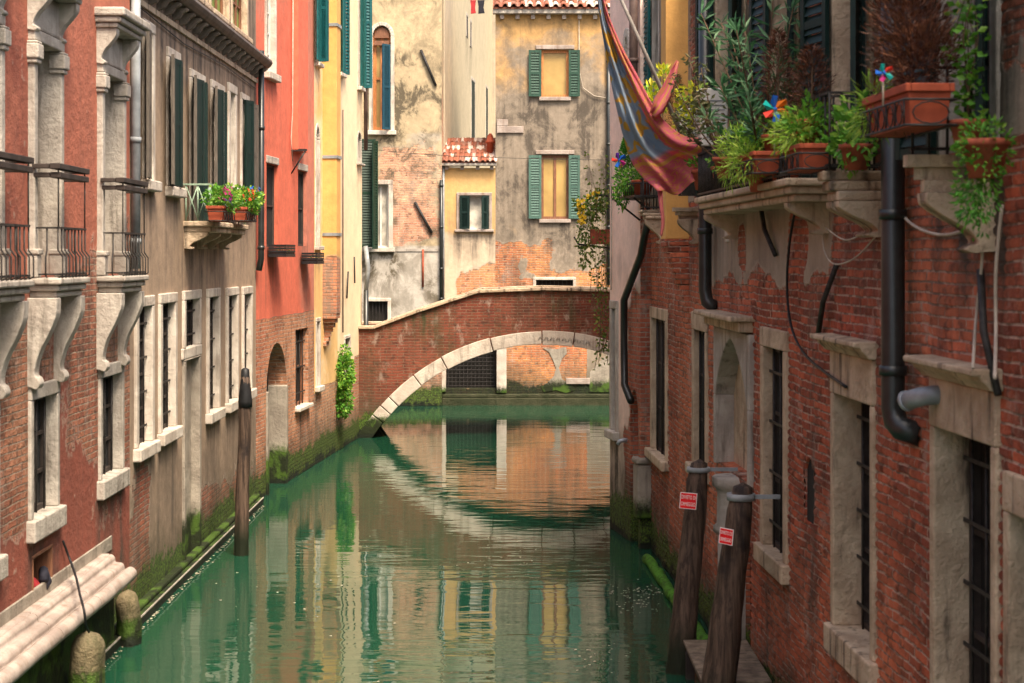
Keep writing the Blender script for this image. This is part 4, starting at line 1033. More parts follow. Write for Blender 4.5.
# balconies
rails = []
def balc(x0, x1, out, zt, th, brk, railh, bw=.14, bh=.22, col='stone_dk', nl=True):
    ua = R1.u(x0, out); ub = R1.u(x1)
    mb = MB(); slab(mb, ua, ub, zt, out, th, 3); o = mb.build('balcony', M[col], b5, bevel=.015)
    brackets('balcony_bracket', b5, M[col], [ua+(ub-ua-bw)*t for t in brk], zt-th-.002, out*.8, bh, bw)
    if railh: m2 = MB(); railing(m2, ua+.04, ub-.05, zt, out-.04, railh, .085, .008); m2.build('railing', M['iron'], o)
    return ua, ub
balc(694, 806+34, .40, ZB, .17, (.02, .93), .42)
balc(822, 880, .42, ZB-.01, .20, (.1, .85), .50)
balc(903, 992, .45, ZB-.03, .20, (.12, .85), .46, bh=.30)
balc(640, 663, .32, ZB+.02, .12, (.3,), .40, bh=.30)
balc(672, 699, .28, ZB-.03, .13, (.1, .8), .0, bh=.26)
# orange chimney breast with stepped brick corbel
ue = R1.u(689); ud = ue-.42; zf = R1.z(689, 239, 0)
mb = MB(); mb.box(ud, ue, -.27, .02, zf, 7.9); o = mb.build('flue', M['flue'], b5, bevel=.008); flat_mask(o, (-.4, .05, .2))
mb = MB()
n = 11
for i in range(n):
    p = .27*(1-i/n); zz = zf-.075*i; mb.box(ud+.02*i, ue-.002*i, -p, .02, zz-.073, zz-.002)
o = mb.build('flue_corbel', M['r1'], b5); flat_mask(o, (1.3, .1, 0))
# pipes
u, _ = R1.at(893, 300, .11); z1 = R1.z(893, 408, .11)
pipe(b5, M['pipe_dk'], [(u, -.11, 7.7), (u, -.11, z1), (u+.02, -.10, z1-.08), (u+.08, -.08, z1-.12), (u+.16, .02, z1-.15)], .074, n=14)
u, z = R1.at(938, 398, .0); z -= .02
mb = MB(); mb.tube([(u+.12, .02, z+.05), (u+.10, -.06, z+.045), (u+.04, -.12, z+.03), (u-.05, -.17, z-.0)], .056, 16); mb.tube([(u-.04, -.165, z+.003), (u-.06, -.176, z-.004)], .062, 16)
mb.build('vent_duct', M['zinc'], b5)
u = R1.u(707, .1); zt = R1.z(707, 302, .1)
pipe(b5, M['pipe_dk'], [(u, -.12, 7.7), (u, -.12, zt+.12), (u+.02, -.10, zt), (u+.1, -.02, zt-.06)], .07)
def wire(f, b, pts, r, mat, out=.05, name='cable'):
    mb = MB(); P = []
    for q in pts: u, z = f.at(q[0], q[1], q[2] if len(q) > 2 else out); P.append((u, -(q[2] if len(q) > 2 else out), z))
    mb.tube(catmull(P, 5), r, 6); return mb.build(name, mat, b)
wire(R1, b5, [(798, 196), (790, 240), (787, 285), (791, 325), (803, 352), (822, 370), (846, 387)], .011, M['black'])
wire(R1, b5, [(893, 200), (905, 218), (922, 230), (945, 235), (968, 228), (985, 212)], .010, M['cable_w'])
wire(R1, b5, [(983, 205), (982, 260), (976, 320), (973, 368, .2)], .009, M['cable_w'])
wire(R1, b5, [(1002, 205), (996, 270), (996, 330), (995, 378, .2)], .010, M['cable_w'])
wire(R1, b5, [(822, 225), (824, 250), (834, 264), (855, 258), (876, 236)], .006, M['cable_w'])
wire(R1, b5, [(826, 228), (845, 240), (866, 232), (884, 220)], .006, M['cable_w'])
# iron wall anchors
for (xa, ya, xb, yb) in ((842, 265, 823, 338), (988, 270, 1006, 395), (765, 205, 780, 255)):
    mb = MB(); u0, z0 = R1.at(xa, ya); u1, z1 = R1.at(xb, yb); mb.tube([(u0, -.04, z0), ((u0+u1)/2, -.07, (z0+z1)/2), (u1, -.04, z1)], .022, 6); mb.build('wall_anchor', M['iron'], b5)
mb = MB(); u, z = R1.at(729, 232); mb.box(u-.09, u+.09, -.03, .02, z-.1, z+.08); mb.build('stone_block', M['stone'], b5, bevel=.01)

# ---------------------------------------------------------------- pink house
b6 = R2.empty('pink_house', 'narrow pink plastered house at the far end of the right bank')
H6 = []
def r2_mask(px, py, u, z):
    n = mnoise.noise(Vector((u*2, z*1.2, 44)))
    R = -.1
    if z < 4.7: R = -.15+1.0*ss(618, 632, px+10*n)*ss(3.9, 3.2, z+.4*n)
    R += .35*(1-ss(1.0, 2.0, z))
    return R, .12+.45*(1-ss(.8, 2.2, z))+.3*(z < 4.6)*ss(.1, .4, n), .05+.8*(1-ss(1.0, 2.2, z))
H6.append(window(b6, R2, R2.rect(611.2, 618.5, 300, 437), fw=.12, fp=.03, rev=.16, sill=.12, frame='stone_gr', cas='wood_dk', grid=(1, 2), pane='dark'))
H6.append(window(b6, R2, R2.rect(624, 631, 30, 84), fw=.12, fp=.03, rev=.16, sill=.08, frame='stone', cas='wood_br', pane='glass', arch=.2, grid=(1, 2)))
u0, u1 = R2.u(630.5), R2.u(638.3); zt = R2.z(631, 388)
H6.append([u0, u1, -.3, zt, .5]); mb = MB(); mb.box(u0, u1, .26, .3, -.5, zt); mb.build('water_door', M['dark'], b6)
mb = MB(); zz = R2.z(638, 463); mb.box(R2.L-.20, R2.L+.07, -.06, .18, .42, zz); mb.box(R2.L-.22, R2.L+.09, -.08, .19, zz+.002, zz+.09); mb.build('door_jamb', M['stone_rs'], b6, bevel=.03)
wall(b6, M['r2'], 0, R2.L, -.6, 9.2, H6, pmask(R2, r2_mask), cell=.11, rev=.3)
u = R2.L-.07; pipe(b6, M['pipe_br'], [(u, -.08, 9.0), (u, -.08, 5.3)], .06)
P = []
mb = MB(); pts = [(650, 215), (645, 233), (641, 255), (624, 300), (624, 345), (624.5, 385), (631, 401)]
for q in pts: u, z = R2.at(q[0], q[1], .1); P.append((u, -.1, z))
mb.tube(P, .052, 12); mb.build('downpipe', M['pipe_dk'], b6)
mb = MB(); u, z = R2.at(627, 440, 0); mb.tube([(u, .0, z), (u, -.1, z-.01), (u-.02, -.13, z-.06)], .03, 8); mb.build('outlet_spout', M['zinc'], b6)
wire(R2, b6, [(611, 150), (611.5, 230), (611, 290)], .01, M['cable_w'], .03)

R3 = Facade((2.32, 37.1), (1.66, 25.02)); b7 = R3.empty('hidden_bank_house', 'plain pink house wall hidden past the far corner of the right bank by the bridge')
H7 = [window(b7, R3, (x, x+.8, z, z+1.5), frame='stone', cas='wood_wh', pane='glass', shutters=(('l', 172, .4, 'sh_dk'), ('r', 172, .4, 'sh_dk'))) for x in (1.5, 4.5, 7.5) for z in (1.6, 5.2)]
wall(b7, M['r2'], 0, R3.L, -.6, 8.5, H7, lambda u, z: (-.1, .2, .2), cell=.4)

# ================================================================ OBJECTS
# mooring poles
def mooring(name, label, base, top, r0, r1, cat='mooring pole', cap=False, seed=1, group='timber mooring poles'):
    random.seed(seed); t = thing(name, label, cat, (base[0], base[1], 0), 0, group)
    d = Vector(top)-Vector((base[0], base[1], 0)); mb = MB(); n = 14; pts = []; rs = []
    st = -.25
    for i in range(n+1):
        q = st+(1-st)*i/n; p = d*q; p = Vector((p.x+rnd(.008), p.y+rnd(.008), p.z)); pts.append(p)
        r = r0+(r1-r0)*max(0, q)
        rs.append(r*(1+rnd(.03)))
    rs[-1] *= .8
    m = 22; vs = []; fs = []
    for i, p in enumerate(pts):
        for k in range(m):
            a = 2*pi*k/m; q = 1+.05*mnoise.noise(Vector((cos(a)*3, sin(a)*3, p.z*.7+seed)))+(.035 if k % 5 == 0 else 0)*(-1)
            vs.append((p.x+cos(a)*rs[i]*q, p.y+sin(a)*rs[i]*q, p.z+(rnd(.015) if i == n else 0)))
    for i in range(n):
        for k in range(m): fs.append((i*m+k, i*m+(k+1) % m, (i+1)*m+(k+1) % m, (i+1)*m+k))
    c = len(vs); vs.append((pts[-1].x, pts[-1].y, pts[-1].z+(.05 if not cap else .02)))
    for k in range(m): fs.append((n*m+k, n*m+(k+1) % m, c))
    mb.add(vs, fs, True); mb.build('timber', M['pole'], t)
    if cap:
        e = Vector(top)-Vector((base[0], base[1], 0)); mb = MB()
        mb.lathe((e.x*.94, e.y*.94, e.z-.32), [(r1*1.16, -.08), (r1*1.22, 0), (r1*1.05, .12), (r1*.8, .30), (r1*.7, .42), (r1*.3, .44)], 16); mb.build('black_cap', M['black'], t)
    return t, d
def plate(parent, c, wd, hh, text, rz=0., ry=0.):
    """small enamel sign: red panel, white edge, white capitals"""
    mb = MB(); mb.box(-wd/2, wd/2, 0, .004, -hh/2, hh/2); pl = mb.build('sign', M['signw'], parent, loc=c); pl.rotation_euler = (0, ry, rz)
    mb = MB(); mb.box(-wd/2+.006, wd/2-.006, -.002, .001, -hh/2+.006, hh/2-.006); mb.build('panel', M['red'], pl)
    for i, line in enumerate(text):
        cu = bpy.data.curves.new('lettering', 'FONT'); cu.body = line; cu.size = hh*.33; cu.align_x = 'CENTER'; cu.align_y = 'CENTER'; cu.extrude = .0008; cu.offset = .0
        tmp = bpy.data.objects.new('tmp', cu); COL.objects.link(tmp); bpy.context.view_layer.update()
        me = bpy.data.meshes.new_from_object(tmp.evaluated_get(bpy.context.evaluated_depsgraph_get())); bpy.data.objects.remove(tmp)
        xs = [v.co.x for v in me.vertices]; sc = min(1.1, wd*.84/max(1e-4, max(xs)-min(xs)))
        for v in me.vertices: v.co = Vector((v.co.x*sc, -.004-v.co.z, v.co.y+(hh*.21 if i == 0 else -hh*.21)))
        me.materials.clear(); me.materials.append(M['signw']); o = bpy.data.objects.new('lettering', me); COL.objects.link(o); o.parent = pl
    return pl
def at3(px, py, Y): return Vector(((px-CX)*Y/F, Y, H-(py-CY)*Y/F))
pb, pt = at3(680, 255+6800/16.3, 16.3), at3(699, 464, 16.5)
t, d = mooring('mooring_pole', 'dark leaning timber mooring pole with a whole square red sign, farther of the right pair', pb, pt, .138, .100, seed=3)
q = at3(688, 499, 16.3)-Vector((pb.x, pb.y, 0)); plate(t, (q.x-.01, q.y-.125, q.z), .16, .155, ('DIVIETO DI', 'ORMEGGIO'), rz=-.12, ry=.08)
mb = MB(); c = d*.975; mb.lathe((c.x, c.y, c.z-.025), [(.108, 0), (.114, 0), (.114, .045), (.108, .045)], 20); mb.box(c.x+.10, 2.19-pb.x, c.y-.012, c.y+.012, c.z-.02, c.z+.015); mb.build('wall_strap', M['pipe_gr'], t)
pb, pt = at3(713, 255+6800/14.3, 14.3), at3(742, 488, 14.4)
t, d = mooring('mooring_pole', 'thick brown leaning timber mooring pole with a narrow red sign, nearer of the right pair', pb, pt, .158, .105, seed=9)
q = at3(729, 534, 14.3)-Vector((pb.x, pb.y, 0)); plate(t, (q.x-.04, q.y-.125, q.z), .125, .135, ('DIVIETO DI', 'ORMEGGIO'), rz=-.55, ry=.10)
mb = MB(); c = d*.965; mb.lathe((c.x, c.y, c.z-.03), [(.114, 0), (.121, 0), (.121, .055), (.114, .055)], 20); mb.box(c.x+.10, 2.27-pb.x, c.y-.012, c.y+.012, c.z-.02, c.z+.015); mb.build('wall_strap', M['pipe_gr'], t)
pb, pt = at3(241, 555, 6800/300), at3(245.5, 377, 22.7)
mooring('mooring_pole', 'upright slim timber mooring pole with a black pointed cap, beside the beige house', pb, pt, .098, .078, cap=True, seed=5)
# landing stage
t = thing('landing_stage', 'small slatted grey timber landing stage behind the leaning poles at the right wall', 'landing stage', (1.62, 14.5, 0))
mb = MB()
for i in range(17): y = .02+i*.093; mb.box(0, .60, y, y+.075, .33, .36)
mb.build('slat', M['wood_dk'] if 0 else plain_mat('grey_decking', (.16, .125, .09), .8, .4, 9, bump=.01), t, bevel=.004)['kind'] = 'stuff'
for x in (.03, .53): mb = MB(); mb.box(x, x+.06, 0, 1.6, .25, .327); mb.build('beam', M['wood_dk'], t)
for x, y in ((.02, .05), (.02, 1.5), (.50, .05), (.50, 1.5)): mb = MB(); mb.box(x, x+.08, y, y+.08, -.5, .249); mb.build('leg', M['wood_dk'], t)
# mossy log fender along the foot of the brick wall
pa = Vector((*R1.W(R1.u(649, .15), -.17, 0).xy, .05)); pb = Vector((*R1.W(R1.u(712, .15), -.17, 0).xy, .03))
mb = MB(); n = 30
mb.tube([pa.lerp(pb, i/n)-pa+Vector((rnd(.01), 0, rnd(.012))) for i in range(n+1)], [.066+rnd(.007) for i in range(n+1)], 14)
o = mb.build('mossy_fender', M['moss'], None, loc=pa); tag(o, 'bright green mossy log floating along the foot of the right brick wall', 'log')
# mossy stones on the left below the rolls
for (x, y, lb, s_, sd_) in ((82, 683, 'large rounded mossy stone at the waterline under the stone rolls, nearest the camera', 1., 4), (126, 615, 'smaller mossy stone at the waterline near the far end of the stone rolls', .8, 6)):
    p = at3(x-4, y, 15.3 if s_ == 1. else 18.2); p.x = -3.82 if s_ == 1 else -3.95; p.y = 15.3 if s_ == 1 else 17.5; mb = MB(); m, n = 18, 22; vs = []; fs = []
    top = .62 if s_ == 1 else .56
    for i in range(n+1):
        for k_ in range(m):
            a = 2*pi*k_/m; q = i/n; r = .165*s_*(1-.10*q)*(sqrt(max(0.0, 1-max(0, (q-.82)/.18)**2)) if q > .82 else 1)
            nn = 1+.25*mnoise.noise(Vector((cos(a)*1.2+sd_, sin(a)*1.2, q*2.5)))
            vs.append((cos(a)*r*nn, sin(a)*r*nn*1.3, -.4+(top+.4)*q))
    for i in range(n):
        for k_ in range(m): fs.append((i*m+k_, i*m+(k_+1) % m, (i+1)*m+(k_+1) % m, (i+1)*m+k_))
    mb.add(vs, fs, True); o = mb.build('mossy_stone', M['stump'], None, loc=(p.x, p.y, 0)); tag(o, lb, 'stone', 'mossy stones under the left wall')
# rope over the rolls
mb = MB(); P = [L1.world(x, y, o_) for x, y, o_ in [(63, 541, .02), (70, 560, .06), (76, 577, .20), (80, 595, .36), (84, 610, .45), (86, 625, .45), (89, 632, .43)]]
mb.tube([Vector(q)-P[0] for q in catmull([tuple(p) for p in P], 4)], .012, 6); o = mb.build('mooring_rope', M['black'], None, loc=P[0]); tag(o, 'thin black rope hanging over the pale stone rolls at lower left', 'rope')
# bundle in the cellar hatch
t = thing('cloth_bundle', 'crumpled red and dark cloth bundle stuffed in the low hatch above the stone rolls', 'cloth', L1.W(L1.u(42), .1, L1.z(42, 596)), L1.rz)
mb = MB(); m_ = bmesh.new(); bmesh.ops.create_icosphere(m_, subdivisions=3, radius=.10)
for v in m_.verts: v.co *= 1+.35*mnoise.noise(v.co*9)
mb.add([tuple(v.co+Vector((0, 0, .08))) for v in m_.verts], [[v.index for v in f.verts] for f in m_.faces], True); m_.free(); mb.build('red_cloth', M['garment_r'], t)
mb = MB(); mb.tube([(.1, -.06, .02), (.16, -.1, .1), (.12, -.08, .2), (.05, -.1, .12)], .045, 8); mb.build('dark_cloth', M['garment_k'], t)

# ---------------------------------------------------------------- plants
def trough(t, L, Wd, Hh, mat='terra', holder=True):
    """window box along local x, in front of y=0"""
    mb = MB()
    P0 = [(0.02, 0.02), (L-.02, .02), (L-.02, Wd-.02), (.02, Wd-.02)]; P1 = [(0, 0), (L, 0), (L, Wd), (0, Wd)]
    vs = [(x, y, 0) for x, y in P0]+[(x, y, Hh*.8) for x, y in P1]
    mb.add(vs, [(0, 3, 2, 1), (0, 1, 5, 4), (1, 2, 6, 5), (2, 3, 7, 6), (3, 0, 4, 7), (4, 5, 6, 7)])
    mb.box(-.015, L+.015, -.015, .012, Hh*.801, Hh); mb.box(-.015, L+.015, Wd-.012, Wd+.015, Hh*.801, Hh); mb.box(-.015, .012, .013, Wd-.013, Hh*.801, Hh); mb.box(L-.012, L+.015, .013, Wd-.013, Hh*.801, Hh)
    o = mb.build('box', M[mat], t, bevel=.006)
    mb = MB(); mb.box(.012, L-.012, .012, Wd-.012, Hh*.805, Hh*.93); mb.build('soil', M['earth'], o)
    if holder:
        mb = MB(); g = .02
        for z in (.005, Hh*.62): mb.tube([(-g, -g, z), (L+g, -g, z), (L+g, Wd+g, z), (-g, Wd+g, z), (-g, -g, z)], .007, 5)
        k = max(2, int(L/.16))
        for i in range(k+1):
            x = L*i/k; mb.tube([(x, -g, .0), (x, -g, Hh*.62)], .005, 4)
            if i < k: c = L*(i+.5)/k; mb.tube([(c+.06*cos(a*pi/4), -g-.002, Hh*.31+.26*Hh*sin(a*pi/4)) for a in range(9)], .004, 4)
        mb.tube([(L+g+.002, Wd/2+Wd*.42*cos(a*pi/6), Hh*.31+.26*Hh*sin(a*pi/6)) for a in range(13)], .004, 4)
        mb.build('holder', M['iron'], t)
def pot(t, r, h, mat='terra', c=(0, 0, 0)):
    mb = MB(); mb.lathe(c, [(r*.68, 0), (r*.95, h*.82), (r*1.08, h*.83), (r*1.08, h), (r*.96, h), (r*.93, h*.9)], 20); return mb.build('pot', M[mat], t)
def foliage(t, spec, name='foliage'):
    """spec: material, list of (centre, radii, n), leaf length, width, droop, up"""
    mt, cl, L, Wd, droop, up = spec; mb = MB()
    for (c, r, n) in cl: clump(mb, c, r, n, L, Wd, droop=droop, up=up)
    return mb.build(name, M[mt], t)
def blossoms(t, mt, pts, r=.02, name='blossom'):
    mb = MB()
    for p in pts:
        p = Vector(p); n = 6; a0 = rnd(3); ax_ = Vector((rnd(.5), -1+rnd(.4), .6+rnd(.3))).normalized(); s1 = ax_.orthogonal().normalized(); s2 = ax_.cross(s1)
        for k_ in range(n):
            a = a0+2*pi*k_/n; d = (s1*cos(a)+s2*sin(a)); q = s1*cos(a+.5)+s2*sin(a+.5); w_ = s1*cos(a-.5)+s2*sin(a-.5)
            mb.add([p, p+w_*r*.8+ax_*.2*r, p+d*r*1.15, p+q*r*.8+ax_*.2*r], [(0, 1, 2, 3)])
    return mb.build(name, M[mt], t)
def scatter(c, r, n): return [(c[0]+rnd(r[0]), c[1]+rnd(r[1]), c[2]+rnd(r[2])) for _ in range(n)]
def stems(t, lst, r=.006, name='stem', mat='stem'):
    mb = MB()
    for P in lst: mb.tube(catmull([tuple(p) for p in P], 3), [r*(1-.6*i/(3*(len(P)-1))) for i in range(3*(len(P)-1)+1)], 5)
    return mb.build(name, M[mat], t)
random.seed(11)
# flower boxes on the beige balcony
for (px, lb, L_) in ((207, 'terracotta flower box with magenta petunias, nearer one on the beige house balcony', .75), (231, 'terracotta flower box with red and blue flowers, farther one on the beige house balcony', .8)):
    u, z = L2.at(px, 221, .36); t = thing('flower_box', lb, 'flower box', L2.W(u, -.56, z), L2.rz, 'flower boxes on the beige balcony'); trough(t, L_, .2, .19)
    foliage(t, ('lf_mid', [((L_*.25, .06, .30), (.22, .20, .14), 330), ((L_*.7, .08, .31), (.24, .20, .15), 330), ((L_*.5, -.02, .2), (.3, .08, .10), 120)], .06, .035, .1, .3))
    foliage(t, ('lf_lime', [((L_*.5, .0, .32), (.3, .16, .13), 150)], .05, .03, .1, .3), 'foliage')
    if px == 207: blossoms(t, 'magenta', scatter((.08, -.03, .33), (.12, .08, .09), 26), .026); blossoms(t, 'purple', scatter((.2, -.05, .24), (.2, .06, .06), 10), .024); blossoms(t, 'whitef', scatter((.5, -.04, .40), (.15, .08, .06), 8), .022)
    else: blossoms(t, 'redf', scatter((.15, -.02, .36), (.2, .1, .08), 22), .024); blossoms(t, 'blue', scatter((.55, -.02, .38), (.15, .1, .10), 18), .022); blossoms(t, 'purple', scatter((.6, -.05, .27), (.1, .06, .08), 12), .022)
# black planters under the two small red-house windows
for (px, py, L_, lb) in ((270, 257, .75, 'empty black planter crate under the nearer small window of the red house'), (303, 264, .62, 'black planter crate under the farther small window of the red house')):
    u, z = L3.at(px, py, .06); t = thing('planter_crate', lb, 'planter', L3.W(u, -.33, z), L3.rz, 'black planters on the red house')
    mb = MB(); w_, hh = .30, .2
    mb.box(0, L_, 0, w_, 0, .02)
    for zz in (.021, .075, .125, .17): mb.box(0, L_, 0, .012, zz, zz+.038); mb.box(0, L_, w_-.012, w_, zz, zz+.038); mb.box(0, .012, .013, w_-.013, zz, zz+.038); mb.box(L_-.012, L_, .013, w_-.013, zz, zz+.03)
    for x in (0, L_*.33, L_*.66, L_-.02): mb.box(x+.002, x+.018, .014, .02, .02, hh)
    mb.build('crate', M['black'], t); mb = MB(); mb.box(.014, L_-.014, .022, w_-.014, .021, .10); mb.build('soil', M['earth'], t)
    foliage(t, ('lf_ivy', [((L_*.3, .1, .10), (.18, .08, .05), 40)], .05, .02, 0, .5))
# vine on the yellow house
u, z = L4.at(341, 386, .05); t = thing('hanging_vine', 'bright green bushy vine growing on the brick below the yellow plaster', 'vine', L4.W(u, 0, z), L4.rz)
foliage(t, ('lf_mid', [((0, -.14, .25), (.42, .14, .42), 700), ((-.1, -.14, -.25), (.30, .12, .38), 480), ((.1, -.1, .62), (.25, .1, .2), 160)], .08, .06, .4, 0))
foliage(t, ('lf_lime', [((0, -.18, .2), (.38, .12, .5), 220)], .07, .05, .3, 0), 'foliage')
stems(t, [[(0, 0, -.7), (.05, -.08, -.2), (-.05, -.1, .4), (.1, -.05, .8)]], .015)
# weeds at the waterline of the brick under the red and yellow houses
# hanging planter with yellow flowers beyond the pink corner
bp = at3(600, 243, 27.5); t = thing('hanging_planter', 'dark iron hanging planter overflowing with creeper and yellow flowers at the pink house corner', 'planter', bp)
mb = MB(); mb.box(-.16, .20, -.12, .12, -.02, .22); mb.build('box', M['terra_dk'], t, bevel=.01)
mb = MB(); mb.tube([(-.35, 0, -.02), (.30, 0, -.10), (.30, 0, .75), (-.1, 0, .78)], .02, 6); mb.tube([(-.35, 0, -.02), (-.42, 0, .1)], .015, 6); mb.build('iron_frame', M['iron'], t)
foliage(t, ('lf_ivy', [((-.18, 0, .55), (.22, .25, .22), 260), ((-.22, 0, .2), (.16, .2, .35), 240), ((-.25, 0, -.15), (.12, .15, .25), 110), ((.05, 0, .7), (.18, .2, .14), 120)], .065, .045, .4, 0))
foliage(t, ('lf_mid', [((-.1, -.05, .62), (.25, .2, .18), 130)], .06, .04, .3, 0), 'foliage')
blossoms(t, 'yellow', scatter((-.30, -.15, .50), (.07, .08, .20), 34)+scatter((-.12, -.15, .76), (.15, .08, .06), 8), .03)
# climber up the corner pipe
t = thing('climbing_creeper', 'sparse yellow green creeper trailing over the wall edge beside the pink house', 'creeper', at3(603, 300, 27.))
S_ = []; mb = MB()
for i in range(9):
    P = []; x = rnd(.08); z = rnd(.4)
    for j in range(7): P.append((x+rnd(.10)-.02*j*(i % 3-1), rnd(.1), z-.9+j*.5+rnd(.05)))
    S_.append(P)
    for p in catmull(P, 4):
        for _ in range(3):
            if random.random() < .7: add_leaf(mb, (p[0]+rnd(.06), p[1]+rnd(.06), p[2]+rnd(.06)), (rnd(), rnd(), -.4), .06, .045)
mb.build('foliage', M['lf_ivy'], t); stems(t, S_, .005)

# planters on the right bank. each: facade R1 frame, anchor pixel of the pot base, outward distance
def rt(name, label, cat, px, py, out, group=None, f=None):
    f = f or R1; u, z = f.at(px, py, out); return thing(name, label, cat, f.W(u, -out, z), f.rz, group)
G_ = 'planters along the right balconies'
# nearest trough with the big dead shrub
u, z = R1.at(908, 126, .57); L_ = .85
t = thing('terracotta_trough', 'large terracotta trough in an iron holder with a tall dead brown shrub, nearest on right', 'planter', R1.W(u-L_, -.57, z), R1.rz, G_)
trough(t, L_, .22, .215)
foliage(t, ('lf_dead', [((L_-.38, .12, .55), (.24, .19, .50), 4200), ((L_-.28, .14, .36), (.28, .18, .20), 1900), ((L_-.45, .10, .85), (.15, .12, .30), 1300)], .065, .006, -.2, .6))
foliage(t, ('lf_lime', [((.02, .06, .16), (.12, .12, .15), 420)], .09, .007, .3, .2), 'foliage')
random.seed(21)
# mid pots
def dead_cone(t, c, r, h, n=900):
    mb = MB()
    for i in range(n):
        q = random.random()**.8; a = rnd(pi); rr = r*(1-q)**.6*(.35+.65*random.random())*(1+.8*mnoise.noise(Vector((cos(a)*1.5+c[0]*9, sin(a)*1.5+h*7, q*5))))
        p = (c[0]+cos(a)*rr, c[1]+sin(a)*rr, c[2]+q*h); add_leaf(mb, p, (cos(a)*.8+rnd(.6), sin(a)*.8+rnd(.6), .5+rnd(.4)), .045+.03*random.random(), .006)
    mb.build('foliage', M['lf_dead'], t); stems(t, [[c, (c[0], c[1], c[2]+h*.5), (c[0]+.01, c[1], c[2]+h*.9)]], .012)
t = rt('planter_pot', 'terracotta pot with a small dead brown shrub and weeds left of the big trough', 'planter', 812, 150, .40, G_); pot(t, .13, .20)
dead_cone(t, (0, 0, .18), .19, .50, 1300); foliage(t, ('lf_lime', [((-.05, -.10, .14), (.20, .14, .14), 520)], .07, .006, .4, .2), 'foliage'); foliage(t, ('lf_mid', [((.12, -.02, .20), (.16, .14, .14), 160)], .05, .03, 0, .2), 'foliage')
t = rt('planter_pot', 'terracotta pot with a slim dead brown cypress rising behind the toy pinwheel', 'planter', 778, 160, .34, G_); pot(t, .12, .19)
dead_cone(t, (0, 0, .17), .17, .80, 1500)
t = rt('planter_pot', 'terracotta pot with a narrow reddish dead conifer beside the flag', 'planter', 676, 158, .30, G_); pot(t, .12, .2, 'terra_dk')
dead_cone(t, (0, 0, .18), .15, .72, 1300)
for (px, py, L_, lb, m1, cl) in ((738, 178, .9, 'terracotta trough with feathery pale green fern over the middle balcony rail', 'lf_lime', [((.30, .02, .25), (.36, .16, .13), 560), ((.6, .0, .12), (.30, .12, .14), 360), ((.15, -.04, .10), (.2, .10, .14), 240)]),
                               (790, 172, .55, 'terracotta trough with bright grassy weeds near the toy pinwheel', 'lf_lime', [((.25, .02, .25), (.25, .16, .12), 520)])):
    u, z = R1.at(px, py, .55); t = thing('terracotta_trough', lb, 'planter', R1.W(u-.2, -.55, z), R1.rz, G_); trough(t, L_, .2, .17)
    foliage(t, (m1, cl, .08, .009, .3, .3)); foliage(t, ('lf_mid', [((L_*.6, .08, .30), (.26, .14, .14), 200)], .05, .035, .1, .3), 'foliage')
for (px, py, sc, lb, mt) in ((703, 190, 1., 'old terracotta pot with low green herb behind the flag tip', 'lf_mid'), (762, 188, 1.1, 'empty looking terracotta pot on the balcony floor behind the railing', 'lf_ivy'), (785, 190, 1.05, 'dark terracotta pot on the balcony floor right of the middle trough', 'lf_mid'),
                         (722, 186, .9, 'small terracotta pot with round leafed herb on the balcony floor', 'lf_mid')):
    t = rt('planter_pot', lb, 'planter', px, py, .28, G_); pot(t, .11*sc, .2*sc, 'terra_dk'); foliage(t, (mt, [((0, 0, .24), (.15, .14, .10), 150)], .05, .03, .1, .3))
# ivy-green weeds along the rail
t = rt('balcony_shrub', 'leafy green bush filling the gap between the balcony rail and the dark door', 'shrub', 856, 170, .30); foliage(t, ('lf_mid', [((0, 0, .26), (.14, .12, .22), 240), ((-.25, 0, .2), (.16, .12, .16), 200)], .06, .04, 0, .2)); pot(t, .1, .16, 'terra_dk')
t = rt('balcony_shrub', 'bright green ferny bush drooping over the nearest right balcony corner', 'shrub', 985, 178, .36); pot(t, .11, .18, 'terra_dk')
foliage(t, ('lf_mid', [((.0, 0, .12), (.15, .12, .18), 420), ((-.08, -.05, -.10), (.12, .08, .16), 200)], .035, .018, .3, .1)); foliage(t, ('lf_con', [((.04, -.04, .0), (.12, .09, .26), 420)], .035, .012, .3, .1), 'foliage')
t = rt('balcony_plant', 'airy climbing plant with tiny yellow flowers against the grey doorway at right', 'plant', 968, 150, .25); pot(t, .09, .15, 'terra_dk')
S_ = [[(0, 0, .1), (.03+rnd(.06), rnd(.04), .3), (rnd(.14), rnd(.06), .55), (rnd(.2), rnd(.06), .85)] for _ in range(6)]; stems(t, S_, .005); mb = MB()
for P in S_:
    for p in catmull(P, 5):
        for _ in range(3): add_leaf(mb, (p[0]+rnd(.05), p[1]+rnd(.05), p[2]+rnd(.04)), (rnd(), rnd(), rnd(.5)), .055, .035)
mb.build('foliage', M['lf_mid'], t); blossoms(t, 'yellow', scatter((0, -.03, .75), (.12, .03, .12), 5), .014)
# oleander
random.seed(31)
t = rt('oleander_bush', 'tall oleander bush with long dark green leaves over the middle balcony', 'shrub', 765, 192, .32); pot(t, .17, .27, 'terra_dk')
S_ = []; mb = MB()
for i in range(19):
    a = rnd(1.); tip = Vector((.25+rnd(.8), -.10+rnd(.44), 1.05+rnd(.50))); mid = Vector((tip.x*.35, tip.y*.4, tip.z*.5)); P = [(0, 0, .2), tuple(mid), tuple(tip)]; S_.append(P); C = catmull(P, 8)
    for j, p in enumerate(C):
        if j < 6: continue
        for _ in range(4):
            d = Vector((rnd(), rnd(), .5+rnd(.7))); add_leaf(mb, p, d, random.uniform(.11, .19), .026, .2)
mb.build('foliage', M['lf_dark'], t); stems(t, S_, .011)
